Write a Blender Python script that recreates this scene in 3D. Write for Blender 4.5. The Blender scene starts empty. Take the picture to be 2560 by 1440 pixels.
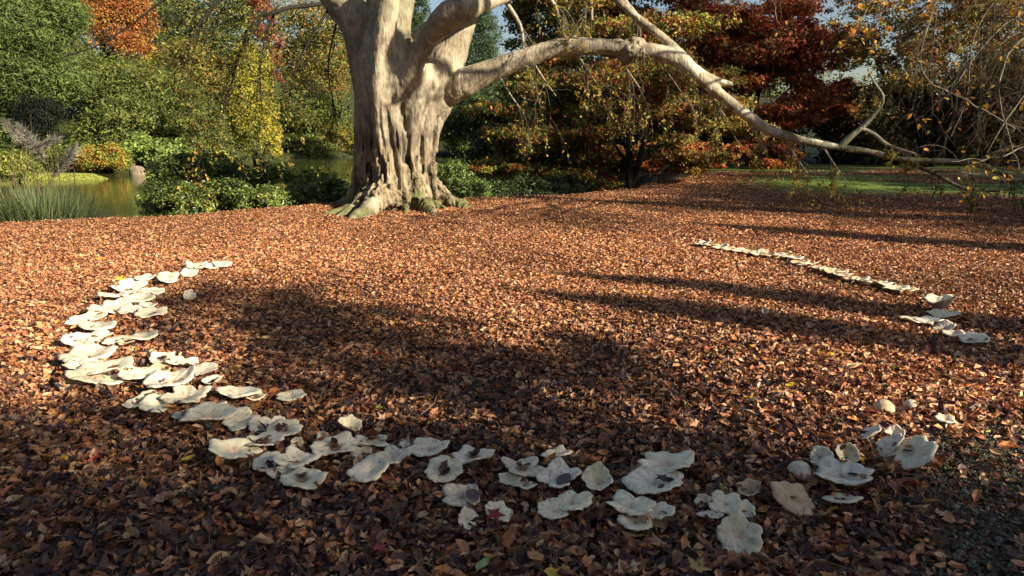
import bpy, math, random
import numpy as np
from mathutils import Vector
scene = bpy.context.scene
COL = scene.collection
R = math.radians

# ------------------------------------------------------------------ camera, sky, sun, exposure
PITCH = R(13.2); FPX = 1707.0; CAMZ = 1.6
cam_d = bpy.data.cameras.new('camera'); cam = bpy.data.objects.new('camera', cam_d); COL.objects.link(cam)
cam.location = (0, 0, CAMZ); cam.rotation_euler = (R(90) - PITCH, 0, 0)
cam_d.sensor_width = 36; cam_d.lens = 24; cam_d.clip_start = 0.05; cam_d.clip_end = 3000
scene.camera = cam

SUN_H = np.array([0.868, -0.496]); SUN_EL = R(24)
w = bpy.data.worlds.new('World'); scene.world = w; w.use_nodes = True
nt = w.node_tree; bg = nt.nodes['Background']
sky = nt.nodes.new('ShaderNodeTexSky'); sky.sky_type = 'NISHITA'; sky.sun_disc = False
sky.sun_elevation = SUN_EL; sky.sun_rotation = math.atan2(SUN_H[0], SUN_H[1])
sky.air_density = 1.0; sky.dust_density = 1.6; sky.ozone_density = 0.7
nt.links.new(sky.outputs[0], bg.inputs[0]); bg.inputs[1].default_value = 0.051
sun_d = bpy.data.lights.new('sun', 'SUN'); sun_o = bpy.data.objects.new('sun', sun_d); COL.objects.link(sun_o)
sun_d.energy = 5.0; sun_d.angle = R(0.5); sun_d.color = (1.0, 0.86, 0.66)
sdir = Vector((SUN_H[0]*math.cos(SUN_EL), SUN_H[1]*math.cos(SUN_EL), math.sin(SUN_EL)))
sun_o.rotation_euler = sdir.to_track_quat('Z', 'Y').to_euler()
vs = scene.view_settings; vs.view_transform = 'Standard'; vs.look = 'None'; vs.gamma = 1.0; vs.exposure = 1.35
scene.cycles.max_bounces = 6; scene.cycles.diffuse_bounces = 3; scene.cycles.glossy_bounces = 3
scene.cycles.transmission_bounces = 3; scene.cycles.use_denoising = True
scene.cycles.caustics_reflective = False; scene.cycles.caustics_refractive = False

# ------------------------------------------------------------------ maths helpers
def ray(px, py):
    a = (px-1280)/FPX; b = -(py-720)/FPX
    return np.array([a, math.cos(PITCH)+b*math.sin(PITCH), -math.sin(PITCH)+b*math.cos(PITCH)])
CAM = np.array([0, 0, CAMZ])
def P(px, py, Y):
    d = ray(px, py); return CAM + d*(Y/d[1])
def ppm(Y): return FPX/(Y*math.cos(PITCH)+0.2)      # pixels per metre at distance Y
def sst(x): x = np.clip(x, 0, 1); return x*x*(3-2*x)

def _h(ix, iy, iz, s):
    n = (ix.astype(np.int64)*374761393 + iy.astype(np.int64)*668265263 + iz.astype(np.int64)*2147483647 + s*1274126177) & 0xffffffff
    n = ((n ^ (n >> 13))*1274126177) & 0xffffffff
    n = ((n ^ (n >> 16))*2246822519) & 0xffffffff
    return ((n ^ (n >> 15)) & 0xffffff)/float(0xffffff)
def noise(p, s=0):
    p = np.asarray(p, float); i = np.floor(p); f = p-i; f = f*f*(3-2*f); out = 0
    for dx in (0, 1):
        wx = f[:, 0] if dx else 1-f[:, 0]
        for dy in (0, 1):
            wy = f[:, 1] if dy else 1-f[:, 1]
            for dz in (0, 1):
                wz = f[:, 2] if dz else 1-f[:, 2]
                out = out + wx*wy*wz*_h(i[:, 0]+dx, i[:, 1]+dy, i[:, 2]+dz, s)
    return out
def noise2(x, y, s=0):
    x = np.asarray(x, float).ravel(); y = np.asarray(y, float).ravel()
    return noise(np.stack([x, y, np.zeros_like(x)], 1), s)

# terrain -------------------------------------------------------
WATER = -1.25
CX = [-60, -30, -14, -8.2, -6.5, -3.4, -.9, 1.4, 3.1, 5, 7.2, 12, 20, 60]
CY = [3.0, 7.0, 10.3, 11.4, 12.2, 14.8, 15.6, 16.4, 18.2, 20.5, 22.5, 25, 28, 34]
def crest(x): return np.interp(x, CX, CY)
def far_edge(u): return np.interp(u, [-1.2, -.8, -.46, -.36, -.2, 0.0, .1], [42, 43, 46, 64, 69, 62, 50])
def hgt(x, y):
    sh = np.shape(x); x = np.asarray(x, float).ravel(); y = np.asarray(y, float).ravel()
    base = .05*(noise2(x*.5, y*.5, 3)-.5) + .02*(noise2(x*2, y*2, 4)-.5)
    rise = .22*sst((x-2)/6)*sst((y-13)/7)*(1-sst((y-22)/10))
    wl = 1-sst((x-1.0)/6)
    drop = -1.9*sst((y-crest(x))/5.0)*wl
    z = base+rise+drop
    u = x/np.maximum(y, 1)
    fe = far_edge(u)+2.0*(noise2(x*.25, y*.25, 6)-.5)
    k = sst((y-fe+1.0)/3.0)
    hill = k*1.15*wl + 11*sst((y-fe-2)/38)*(wl*.8+.2) + (1-wl)*3.0*sst((y-30)/50)
    z = z+np.where(y > 20, hill, 0)
    # peninsula
    q = ((x+29.5)/6.5)**2+((y-39.6)/1.3)**2
    z = z+1.0*sst((1.6-q)/1.0)*(y > 30)
    return z.reshape(sh)
def gz(x, y): return float(hgt(np.array([x]), np.array([y]))[0])
def G(px, py, off=0.0):
    d = ray(px, py); t = 1.0
    if d[2] >= 0: return P(px, py, 30)
    for _ in range(40):
        p = CAM+d*t; h = gz(p[0], p[1])+off
        t = t+(h-p[2])/d[2]*.8
    return CAM+d*t

# ------------------------------------------------------------------ mesh helpers
def mk(name, V, Fs, cols=None, mat=None, parent=None, smooth=True):
    """V (n,3); Fs list of int arrays (m,k); cols (n,3)"""
    V = np.asarray(V, np.float32); me = bpy.data.meshes.new(name)
    Fs = [np.asarray(f, np.int32) for f in Fs if len(f)]
    loops = np.concatenate([f.ravel() for f in Fs]); tot = np.concatenate([np.full(len(f), f.shape[1], np.int32) for f in Fs])
    start = np.concatenate([[0], np.cumsum(tot)[:-1]]).astype(np.int32)
    me.vertices.add(len(V)); me.vertices.foreach_set('co', V.ravel())
    me.loops.add(len(loops)); me.loops.foreach_set('vertex_index', loops)
    me.polygons.add(len(tot)); me.polygons.foreach_set('loop_start', start); me.polygons.foreach_set('loop_total', tot)
    me.polygons.foreach_set('use_smooth', np.full(len(tot), smooth))
    if cols is not None:
        at = me.color_attributes.new('Col', 'FLOAT_COLOR', 'POINT')
        c4 = np.ones((len(V), 4), np.float32); c4[:, :3] = cols; at.data.foreach_set('color', c4.ravel())
    me.update(calc_edges=True); me.validate()
    if mat: me.materials.append(mat)
    o = bpy.data.objects.new(name, me); COL.objects.link(o)
    if parent is not None:
        o.parent = parent; o.matrix_parent_inverse = parent.matrix_basis.inverted()
    return o
class MB:
    def __init__(s): s.V = []; s.F = {}; s.C = []; s.n = 0
    def add(s, V, F, c=(.5, .5, .5)):
        V = np.asarray(V, float); F = np.asarray(F, int); s.V.append(V)
        s.F.setdefault(F.shape[1], []).append(F+s.n); s.n += len(V)
        s.C.append(np.broadcast_to(np.asarray(c, float), V.shape).copy())
    def build(s, name, mat, parent=None, smooth=True):
        return mk(name, np.concatenate(s.V), [np.concatenate(f) for f in s.F.values()], np.concatenate(s.C), mat, parent, smooth)
def thing(name, label, cat, loc=(0, 0, 0), group=None):
    o = bpy.data.objects.new(name, None); COL.objects.link(o); o.location = [float(v) for v in loc]
    o.empty_display_size = .2
    o['label'] = label; o['category'] = cat
    if group: o['group'] = group
    return o
def tag(o, label, cat, group=None, kind=None):
    o['label'] = label; o['category'] = cat
    if group: o['group'] = group
    if kind: o['kind'] = kind
    return o

def smooth_path(pts, rad, step):
    pts = np.asarray(pts, float); rad = np.asarray(rad, float)
    n = len(pts)
    if n < 3:
        L = np.linalg.norm(pts[-1]-pts[0]); k = max(2, int(L/step)+1); t = np.linspace(0, 1, k)[:, None]
        return pts[0]*(1-t)+pts[-1]*t, np.interp(t[:, 0], [0, 1], rad)
    ext = np.vstack([2*pts[0]-pts[1], pts, 2*pts[-1]-pts[-2]]); o = []; r = []
    for i in range(n-1):
        p0, p1, p2, p3 = ext[i:i+4]; k = max(1, int(np.linalg.norm(p2-p1)/step+.5))
        for j in range(k):
            t = j/k
            o.append(.5*((2*p1)+(-p0+p2)*t+(2*p0-5*p1+4*p2-p3)*t*t+(-p0+3*p1-3*p2+p3)*t**3)); r.append(rad[i]*(1-t)+rad[i+1]*t)
    o.append(pts[-1]); r.append(rad[-1])
    return np.array(o), np.array(r)
def tube(mb, pts, rad, seg=6, step=None, col=(.3, .25, .2), caps=True, jit=0, seed=0):
    if step: pts, rad = smooth_path(pts, rad, step)
    pts = np.asarray(pts, float); rad = np.asarray(rad, float); n = len(pts)
    T = np.gradient(pts, axis=0); T /= np.linalg.norm(T, axis=1)[:, None]+1e-9
    ref = np.array([0.13, .27, .95]) if abs(T[0][2]) < .8 else np.array([.95, .2, .1])
    A = np.cross(T, ref); A /= np.linalg.norm(A, axis=1)[:, None]+1e-9; B = np.cross(T, A)
    th = np.arange(seg)*2*math.pi/seg
    rr = rad[:, None]*np.ones(seg)
    if jit: rr = rr*(1+jit*(np.random.RandomState(seed).rand(n, seg)-.5))
    V = pts[:, None]+rr[..., None]*(A[:, None]*np.cos(th)[None, :, None]+B[:, None]*np.sin(th)[None, :, None])
    V = V.reshape(-1, 3); i = np.arange(n-1)[:, None]*seg; j = np.arange(seg)[None]; j2 = (j+1) % seg
    F = np.stack([i+j, i+j2, i+seg+j2, i+seg+j], -1).reshape(-1, 4)
    base = mb.n
    mb.add(V, F, col)
    if caps:
        c = np.array([[(k+1) % seg, k, seg] for k in range(seg)]); mb.add(np.vstack([V[:seg], pts[0]]), c, col)
        c = np.array([[k, (k+1) % seg, seg] for k in range(seg)]); mb.add(np.vstack([V[-seg:], pts[-1]]), c, col)

def rot_zyx(yaw, pit, rol):
    cy, sy, cp, sp, cr, sr = np.cos(yaw), np.sin(yaw), np.cos(pit), np.sin(pit), np.cos(rol), np.sin(rol)
    M = np.empty((len(yaw), 3, 3))
    M[:, 0, 0] = cy*cp; M[:, 0, 1] = cy*sp*sr-sy*cr; M[:, 0, 2] = cy*sp*cr+sy*sr
    M[:, 1, 0] = sy*cp; M[:, 1, 1] = sy*sp*sr+cy*cr; M[:, 1, 2] = sy*sp*cr-cy*sr
    M[:, 2, 0] = -sp; M[:, 2, 1] = cp*sr; M[:, 2, 2] = cp*cr
    return M
def scatter(mb, AV, AF, pos, M, sc, col):
    n = len(pos); k = len(AV)
    V = np.einsum('nij,kj->nki', M, AV)*np.asarray(sc)[:, None, None]+pos[:, None]
    F = (np.asarray(AF)[None]+(np.arange(n)*k)[:, None, None]).reshape(-1, np.shape(AF)[1])
    mb.add(V.reshape(-1, 3), F, np.repeat(col, k, 0))

# ------------------------------------------------------------------ materials
def new_mat(name):
    m = bpy.data.materials.new(name); m.use_nodes = True; n = m.node_tree
    return m, n, n.nodes['Principled BSDF'], n.nodes['Material Output']
def mat_col(name, rough=.6, spec=.3, transl=0.0, nscale=8, namp=.35, bump=0, bscale=30, attr=True, base=(.3, .3, .3), metal=0, bdist=.02):
    m, n, b, out = new_mat(name); L = n.links
    if attr:
        a = n.nodes.new('ShaderNodeAttribute'); a.attribute_name = 'Col'; src = a.outputs['Color']
    else:
        a = n.nodes.new('ShaderNodeRGB'); a.outputs[0].default_value = (*base, 1); src = a.outputs[0]
    g = n.nodes.new('ShaderNodeNewGeometry')
    no = n.nodes.new('ShaderNodeTexNoise'); no.inputs['Scale'].default_value = nscale; no.inputs['Detail'].default_value = 4
    L.new(g.outputs['Position'], no.inputs['Vector'])
    mr = n.nodes.new('ShaderNodeMapRange'); mr.inputs[1].default_value = .3; mr.inputs[2].default_value = .7
    mr.inputs[3].default_value = 1-namp; mr.inputs[4].default_value = 1+namp; L.new(no.outputs[0], mr.inputs[0])
    mx = n.nodes.new('ShaderNodeVectorMath'); mx.operation = 'SCALE'; L.new(src, mx.inputs[0]); L.new(mr.outputs[0], mx.inputs['Scale'])
    L.new(mx.outputs[0], b.inputs['Base Color'])
    b.inputs['Roughness'].default_value = rough; b.inputs['Specular IOR Level'].default_value = spec; b.inputs['Metallic'].default_value = metal
    if bump:
        n2 = n.nodes.new('ShaderNodeTexNoise'); n2.inputs['Scale'].default_value = bscale; n2.inputs['Detail'].default_value = 6
        L.new(g.outputs['Position'], n2.inputs['Vector'])
        bp = n.nodes.new('ShaderNodeBump'); bp.inputs['Strength'].default_value = bump; bp.inputs['Distance'].default_value = bdist
        L.new(n2.outputs[0], bp.inputs['Height']); L.new(bp.outputs[0], b.inputs['Normal'])
    if transl:
        t = n.nodes.new('ShaderNodeBsdfTranslucent'); L.new(mx.outputs[0], t.inputs['Color'])
        ms = n.nodes.new('ShaderNodeMixShader'); ms.inputs[0].default_value = transl
        L.new(b.outputs[0], ms.inputs[1]); L.new(t.outputs[0], ms.inputs[2]); L.new(ms.outputs[0], out.inputs[0])
    return m
M_LEAF = mat_col('tree_leaves', .55, .3, .32, nscale=1.2, namp=.3)
M_GLOSS = mat_col('glossy_leaves', .36, .5, .12, nscale=3, namp=.25)
M_LITTER = mat_col('dry_leaves', .5, .35, .12, nscale=45, namp=.3)
M_WOOD = mat_col('twig_bark', .9, .05, 0, nscale=9, namp=.4, bump=.5, bscale=25)
M_GRASS = mat_col('grass_blades', .55, .3, .25, nscale=2, namp=.2)
M_STONE = mat_col('stone', .85, .2, 0, nscale=12, namp=.4, bump=.6, bscale=40)

def mat_bark():
    m, n, b, out = new_mat('beech_bark'); L = n.links
    a = n.nodes.new('ShaderNodeAttribute'); a.attribute_name = 'Col'
    g = n.nodes.new('ShaderNodeNewGeometry')
    n1 = n.nodes.new('ShaderNodeTexNoise'); n1.inputs['Scale'].default_value = 5; n1.inputs['Detail'].default_value = 8; n1.inputs['Roughness'].default_value = .65
    L.new(g.outputs['Position'], n1.inputs['Vector'])
    mr = n.nodes.new('ShaderNodeMapRange'); mr.inputs[1].default_value = .3; mr.inputs[2].default_value = .72; mr.inputs[3].default_value = .62; mr.inputs[4].default_value = 1.3
    L.new(n1.outputs[0], mr.inputs[0])
    mp = n.nodes.new('ShaderNodeMapping'); mp.inputs['Scale'].default_value = (1, 1, .28); L.new(g.outputs['Position'], mp.inputs[0])
    n2 = n.nodes.new('ShaderNodeTexNoise'); n2.inputs['Scale'].default_value = 26; n2.inputs['Detail'].default_value = 6; L.new(mp.outputs[0], n2.inputs['Vector'])
    mr2 = n.nodes.new('ShaderNodeMapRange'); mr2.inputs[1].default_value = .35; mr2.inputs[2].default_value = .6; mr2.inputs[3].default_value = .72; mr2.inputs[4].default_value = 1.08
    L.new(n2.outputs[0], mr2.inputs[0])
    mu = n.nodes.new('ShaderNodeMath'); mu.operation = 'MULTIPLY'; L.new(mr.outputs[0], mu.inputs[0]); L.new(mr2.outputs[0], mu.inputs[1])
    mx = n.nodes.new('ShaderNodeVectorMath'); mx.operation = 'SCALE'; L.new(a.outputs['Color'], mx.inputs[0]); L.new(mu.outputs[0], mx.inputs['Scale'])
    L.new(mx.outputs[0], b.inputs['Base Color']); b.inputs['Roughness'].default_value = .75; b.inputs['Specular IOR Level'].default_value = .25
    ad = n.nodes.new('ShaderNodeMath'); ad.operation = 'ADD'; L.new(n1.outputs[0], ad.inputs[0]); L.new(n2.outputs[0], ad.inputs[1])
    bp = n.nodes.new('ShaderNodeBump'); bp.inputs['Strength'].default_value = .7; bp.inputs['Distance'].default_value = .025
    L.new(ad.outputs[0], bp.inputs['Height']); L.new(bp.outputs[0], b.inputs['Normal'])
    return m
M_BARK = mat_bark()

def mat_ground():
    m, n, b, out = new_mat('leafy_ground'); L = n.links
    a = n.nodes.new('ShaderNodeAttribute'); a.attribute_name = 'Col'
    g = n.nodes.new('ShaderNodeNewGeometry')
    v = n.nodes.new('ShaderNodeTexVoronoi'); v.inputs['Scale'].default_value = 16; L.new(g.outputs['Position'], v.inputs['Vector'])
    v.inputs['Randomness'].default_value = 1
    s = n.nodes.new('ShaderNodeSeparateColor'); L.new(v.outputs['Color'], s.inputs[0])
    mr = n.nodes.new('ShaderNodeMapRange'); mr.inputs[3].default_value = .35; mr.inputs[4].default_value = 1.7; L.new(s.outputs[0], mr.inputs[0])
    mx = n.nodes.new('ShaderNodeVectorMath'); mx.operation = 'SCALE'; L.new(a.outputs['Color'], mx.inputs[0]); L.new(mr.outputs[0], mx.inputs['Scale'])
    L.new(mx.outputs[0], b.inputs['Base Color']); b.inputs['Roughness'].default_value = .8; b.inputs['Specular IOR Level'].default_value = .2
    bp = n.nodes.new('ShaderNodeBump'); bp.inputs['Strength'].default_value = .8; bp.inputs['Distance'].default_value = .03
    L.new(s.outputs[1], bp.inputs['Height']); L.new(bp.outputs[0], b.inputs['Normal'])
    return m
def mat_water():
    m, n, b, out = new_mat('pond_water'); L = n.links
    b.inputs['Base Color'].default_value = (.05, .062, .018, 1); b.inputs['Roughness'].default_value = .09; b.inputs['IOR'].default_value = 1.33
    b.inputs['Specular IOR Level'].default_value = .5
    g = n.nodes.new('ShaderNodeNewGeometry'); mp = n.nodes.new('ShaderNodeMapping'); mp.inputs['Scale'].default_value = (1, .6, 1); L.new(g.outputs['Position'], mp.inputs[0])
    n2 = n.nodes.new('ShaderNodeTexNoise'); n2.inputs['Scale'].default_value = 2.2; n2.inputs['Detail'].default_value = 3; L.new(mp.outputs[0], n2.inputs['Vector'])
    bp = n.nodes.new('ShaderNodeBump'); bp.inputs['Strength'].default_value = .12; bp.inputs['Distance'].default_value = .05
    L.new(n2.outputs[0], bp.inputs['Height']); L.new(bp.outputs[0], b.inputs['Normal'])
    return m

# ------------------------------------------------------------------ ground and pond
def build_ground():
    xs = np.concatenate([np.linspace(-400, -60, 18)[:-1], np.arange(-60, -16, 1.2), np.arange(-16, 16, .16), np.arange(16, 60, 1.2), np.linspace(60, 400, 18)])
    ys = np.concatenate([np.linspace(-150, -12, 10)[:-1], np.arange(-12, 0, 1.0), np.arange(0, 26, .16), np.arange(26, 80, .8), np.linspace(80, 600, 30)])
    X, Y = np.meshgrid(xs, ys); Z = hgt(X, Y); nx = len(xs); ny = len(ys)
    V = np.stack([X.ravel(), Y.ravel(), Z.ravel()], 1)
    i = (np.arange(ny-1)[:, None]*nx+np.arange(nx-1)[None]).ravel()
    F = np.stack([i, i+1, i+nx+1, i+nx], 1)
    x, y, z = V.T
    litter = np.array([.13, .055, .028]); soil = np.array([.045, .032, .02]); lawn = np.array([.10, .15, .025]); 
    c = np.tile(litter, (len(V), 1))
    past = sst((y-crest(x)+.3)/.8)[:, None]
    c = c*(1-past)+soil*past
    # lawn: strips on the right, between leaf drifts
    lw = sst((noise2(x*.22, y*.75, 11)-.36)/.12)*sst((y-14.2-.12*(18-x)*(x < 18))/1.3)*sst((x-5.2)/2.0)*(y < 45)
    lw = np.clip(lw, 0, 1)[:, None]
    c = c*(1-lw)+lawn*lw
    c = np.where((y > 38)[:, None], np.array([.028, .034, .012]), c)
    pen = ((((x+29.5)/7.5)**2+((y-39.6)/2.2)**2) < 1.6)[:, None]
    bank = ((y > 40) & (x < -14))[:, None]
    c = np.where(pen, np.array([.20, .22, .04]), c); c = np.where(bank & ~pen, np.array([.04, .05, .015]), c)
    o = mk('ground', V, [F], c, mat_ground()); o['kind'] = 'structure'
    w_ = mk('pond', [(-120, 5, WATER), (8, 5, WATER), (8, 90, WATER), (-120, 90, WATER)], [np.array([[0, 1, 2, 3]])], None, mat_water()); w_['kind'] = 'structure'
build_ground()

# ------------------------------------------------------------------ fallen leaves
def leaf_arch(L=1.0, W=.55, curl=.2, fold=.12, twist=0.0, nst=5):
    """midrib with two edges; pointed both ends"""
    V = [(-.5*L, 0, 0)]; F3 = []; F4 = []
    for k in range(1, nst-1):
        t = k/(nst-1); wd = W*.5*math.sin(math.pi*t**.85)**.8
        x = (t-.5)*L; z = curl*((t-.5)**2*4)*L*.5
        a = twist*(t-.5)
        for s in (-1, 0, 1):
            yy = s*wd; zz = abs(s)*fold*W+z
            V.append((x, yy*math.cos(a)-0*zz, zz+yy*math.sin(a)))
    V.append((.5*L, 0, curl*L*.5)); n = nst-2
    e = len(V)-1
    F = [(0, 1, 2, 2), (0, 2, 3, 3)]
    F3 = [(0, 2, 1), (0, 3, 2)]
    for k in range(n-1):
        b = 1+3*k; F4 += [(b, b+1, b+4, b+3), (b+1, b+2, b+5, b+4)]
    b = 1+3*(n-1); F3 += [(b, b+1, e), (b+1, b+2, e)]
    F4 = [tuple(f) for f in F4]
    # everything as triangles
    T = list(F3)
    for q in F4: T += [(q[0], q[1], q[2]), (q[0], q[2], q[3])]
    return np.array(V), np.array(T)
def maple_arch(curl=.15):
    ang = np.array([0, 32, 62, 95, 125, 158, 180, 202, 235, 265, 298, 328]); rad = np.array([.56, .24, .5, .2, .36, .15, .1, .15, .36, .2, .5, .24])
    a = np.radians(ang); V = [(0, 0, 0)]+[(r*math.cos(t), r*math.sin(t), curl*r*r*(1.2+.8*math.sin(2*t))) for r, t in zip(rad, a)]
    n = len(a); return np.array(V), np.array([(0, 1+i, 1+(i+1) % n) for i in range(n)])
QUAD_V = np.array([(-.5, 0, 0), (0, -.29, .08), (.5, 0, .05), (0, .27, .1)]); QUAD_F = np.array([(0, 1, 2, 3)])

PAL_LIT = np.array([(.54, .35, .20), (.48, .25, .13), (.34, .145, .07), (.19, .08, .042), (.085, .042, .03), (.05, .028, .03), (.64, .46, .29), (.50, .24, .09), (.25, .15, .095)])*np.array([.99, .88, .79])
PRB_LIT = np.array([.17, .20, .19, .15, .10, .05, .05, .06, .03])
def litter_colors(n, rng):
    c = PAL_LIT[rng.choice(len(PAL_LIT), n, p=PRB_LIT/PRB_LIT.sum())]*rng.uniform(.75, 1.25, (n, 1))
    sp = rng.rand(n)
    c = np.where((sp < .004)[:, None], (.6, .36, .03), c); c = np.where(((sp > .004) & (sp < .007))[:, None], (.4, .06, .03), c)
    c = np.where(((sp > .007) & (sp < .008))[:, None], (.3, .36, .08), c)
    return c
def build_litter():
    rng = np.random.RandomState(5); mb = MB()
    arch = [leaf_arch(1, .5, c, f, t) for c, f, t in ((.1, .1, .2), (.5, .15, .6), (-.4, .2, -.5), (.8, .3, 1.2), (-.7, .35, .4), (.3, .5, -1.0), (.15, -.25, .5))]+[maple_arch(.4), maple_arch(-.3)]
    pr = np.array([.15, .15, .13, .13, .1, .12, .1, .07, .05])
    small = [leaf_arch(1, .5, c, f, t, 4) for c, f, t in ((.2, .15, .4), (-.5, .3, -.7), (.6, .4, 1.0), (.9, .1, -.4))]
    bands = [(-1.2, 1.2, 1000, 1), (1.2, 3.2, 2100, 0), (3.2, 5.5, 2200, 0), (5.5, 9.5, 2700, 1), (9.5, 15.0, 2100, 1), (15.0, 24, 1000, 2)]
    for y0, y1, dens, lod in bands:
        xw = .98*y1+3.4; x0 = -xw; x1 = xw
        if y0 >= 15: x0 = -2
        n = int((y1-y0)*(x1-x0)*dens)
        y = rng.uniform(y0, y1, n); x = rng.uniform(x0, x1, n)
        lim = .9*np.maximum(y, 0)+.5; over = np.clip((np.abs(x)-lim)/3.0, 0, 1)
        keep = (over < 1) & (rng.rand(n) > .45*(over > 0)+.5*over**3) & (y < crest(x)+.5*(rng.rand(n)-.3))
        # thin where the lawn shows and in the bare gravelly corner
        lw = sst((noise2(x*.22, y*.75, 11)-.36)/.12)*sst((y-14.2-.12*(18-x)*(x < 18))/1.3)*sst((x-5.2)/2.0)
        keep &= rng.rand(n) > lw*.97
        gv = sst((x-(.25+.48*y) )/.4)*(1-sst((y-3.1)/.9))
        keep &= rng.rand(n) > gv*.86
        x = x[keep]; y = y[keep]; n = len(x)
        z = hgt(x, y)+rng.rand(n)**1.5*.028+.004
        hump = (noise2(x*3, y*3, 21)-.5)*.03+(noise2(x*9, y*9, 22)-.5)*.02
        z = z+np.maximum(hump, 0)
        sd = .44 if lod == 0 else .38
        M = rot_zyx(rng.uniform(0, 6.283, n), rng.normal(0, sd*.8, n), rng.normal(0, sd, n)+np.where(rng.rand(n) < .35, math.pi, 0))
        sc = rng.uniform(.034, .080, n)*(.95 if lod == 0 else .7)*np.where(rng.rand(n) < .06, 1.35, 1)
        if lod == 2: sc *= 1.1
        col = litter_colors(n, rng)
        old = rng.rand(n) < np.clip(.42-.12*(y-2.4)+.5*(noise2(x*.8, y*.8, 41)-.5), .0, .75); shade_mix = np.array([(.095, .05, .035), (.06, .03, .034), (.13, .065, .04), (.05, .033, .028), (.18, .10, .06)])[rng.randint(0, 5, n)]; col = np.where(old[:, None], shade_mix, col)  # mask 'old' picks dark and purple leaves, thicker toward camera: foreground shade put into litter colour
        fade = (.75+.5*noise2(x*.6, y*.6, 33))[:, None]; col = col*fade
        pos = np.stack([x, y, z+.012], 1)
        if lod == 0:
            k = rng.choice(len(arch), n, p=pr)
            for a in range(len(arch)):
                s = k == a
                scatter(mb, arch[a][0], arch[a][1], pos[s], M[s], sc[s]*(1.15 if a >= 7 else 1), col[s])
        elif lod == 1:
            k = rng.randint(0, len(small), n)
            for a in range(len(small)):
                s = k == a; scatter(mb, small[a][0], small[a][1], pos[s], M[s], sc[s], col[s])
        else:
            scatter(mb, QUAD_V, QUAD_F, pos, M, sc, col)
    # leaves that dropped onto the caps
    for hp, M, Rr, ti, wpx, fun in CAPS:
        if wpx < 44: continue
        k = int(6+Rr*110); a = rng.uniform(0, 6.28, k); q = Rr*rng.uniform(.75, 1.25, k); x = hp[0]+q*np.cos(a); y = hp[1]+q*np.sin(a); gh = hgt(x, y)
        e = hp+np.stack([q*np.cos(a), q*np.sin(a), 0*a], 1); nrm = M[:, 2]; ez = hp[2]-((e-hp)[:, 0]*nrm[0]+(e-hp)[:, 1]*nrm[1])/nrm[2]+fun*Rr
        top = np.clip(ez-.012, gh+.02, gh+.10); z = gh+.02+(top-gh-.02)*rng.rand(k)*np.where(q > Rr*1.02, 1, .55)
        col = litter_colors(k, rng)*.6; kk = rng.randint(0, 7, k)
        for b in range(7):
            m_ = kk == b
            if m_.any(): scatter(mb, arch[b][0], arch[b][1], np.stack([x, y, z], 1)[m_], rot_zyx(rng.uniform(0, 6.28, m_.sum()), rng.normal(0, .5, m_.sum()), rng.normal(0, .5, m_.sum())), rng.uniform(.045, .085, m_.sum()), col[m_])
        k = rng.poisson(3 if ti == 2 else .7)+(2 if ti == 2 else 0)
        if not k: continue
        a = rng.uniform(0, 6.28, k); q = rng.uniform(0, .3, k) if ti == 2 else rng.uniform(.25, .9, k); lp = np.stack([q*np.cos(a), q*np.sin(a), fun*q**1.6+.0*q], 1)*Rr
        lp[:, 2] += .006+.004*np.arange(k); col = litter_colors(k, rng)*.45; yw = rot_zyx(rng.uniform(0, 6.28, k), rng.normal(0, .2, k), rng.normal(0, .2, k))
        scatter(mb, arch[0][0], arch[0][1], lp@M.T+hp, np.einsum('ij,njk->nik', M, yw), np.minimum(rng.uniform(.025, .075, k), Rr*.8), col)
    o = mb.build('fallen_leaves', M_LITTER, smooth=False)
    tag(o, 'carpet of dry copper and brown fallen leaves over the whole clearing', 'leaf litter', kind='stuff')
    # twigs in the litter
    mb = MB(); n = 420
    for i in range(n):
        y = rng.uniform(1.6, 7)**1.0; x = rng.uniform(-.85*y, .85*y); L = rng.uniform(.05, .22); a = rng.uniform(0, 6.28)
        p0 = np.array([x, y, gz(x, y)+.03+rng.rand()*.02]); d = np.array([math.cos(a), math.sin(a), rng.normal(0, .12)])
        mid = p0+d*L*.5+rng.normal(0, .012, 3); tube(mb, [p0, mid, p0+d*L], [.0028, .0022, .001], 4, .05, np.array([.2, .13, .09])*rng.uniform(.5, 1.5), False)
    tag(mb.build('fallen_twigs', M_WOOD), 'thin dry twigs strewn among the fallen leaves', 'twigs', kind='stuff')
    # gravelly moss corner, bottom right
    mb = MB(); n = 40000
    y = rng.uniform(1.3, 4.3, n); x = .48*y+.1+rng.rand(n)*1.9; k = rng.rand(n) < sst((x-(.15+.48*y))/.4)*(1-sst((y-3.2)/1.0)); x = x[k]; y = y[k]; n = len(x)
    oc = np.array([(1, 0, 0), (-1, 0, 0), (0, 1, 0), (0, -1, 0), (0, 0, .6), (0, 0, -.6)]); of = np.array([(0, 2, 4), (2, 1, 4), (1, 3, 4), (3, 0, 4), (2, 0, 5), (1, 2, 5), (3, 1, 5), (0, 3, 5)])
    col = np.array([(.13, .12, .09), (.07, .08, .04), (.2, .18, .14), (.06, .045, .03)])[rng.randint(0, 4, n)]*rng.uniform(.6, 1.3, (n, 1))
    scatter(mb, oc, of, np.stack([x, y, hgt(x, y)+rng.rand(n)*.014], 1), rot_zyx(rng.uniform(0, 6, n), rng.normal(0, .5, n), rng.normal(0, .5, n)), rng.uniform(.003, .012, n)*np.where(rng.rand(n) < .03, 2, 1), col)
    tag(mb.build('gravel', M_STONE, smooth=False), 'fine grey gravel and grit showing through at the corner of the clearing', 'gravel', kind='stuff')

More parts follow.
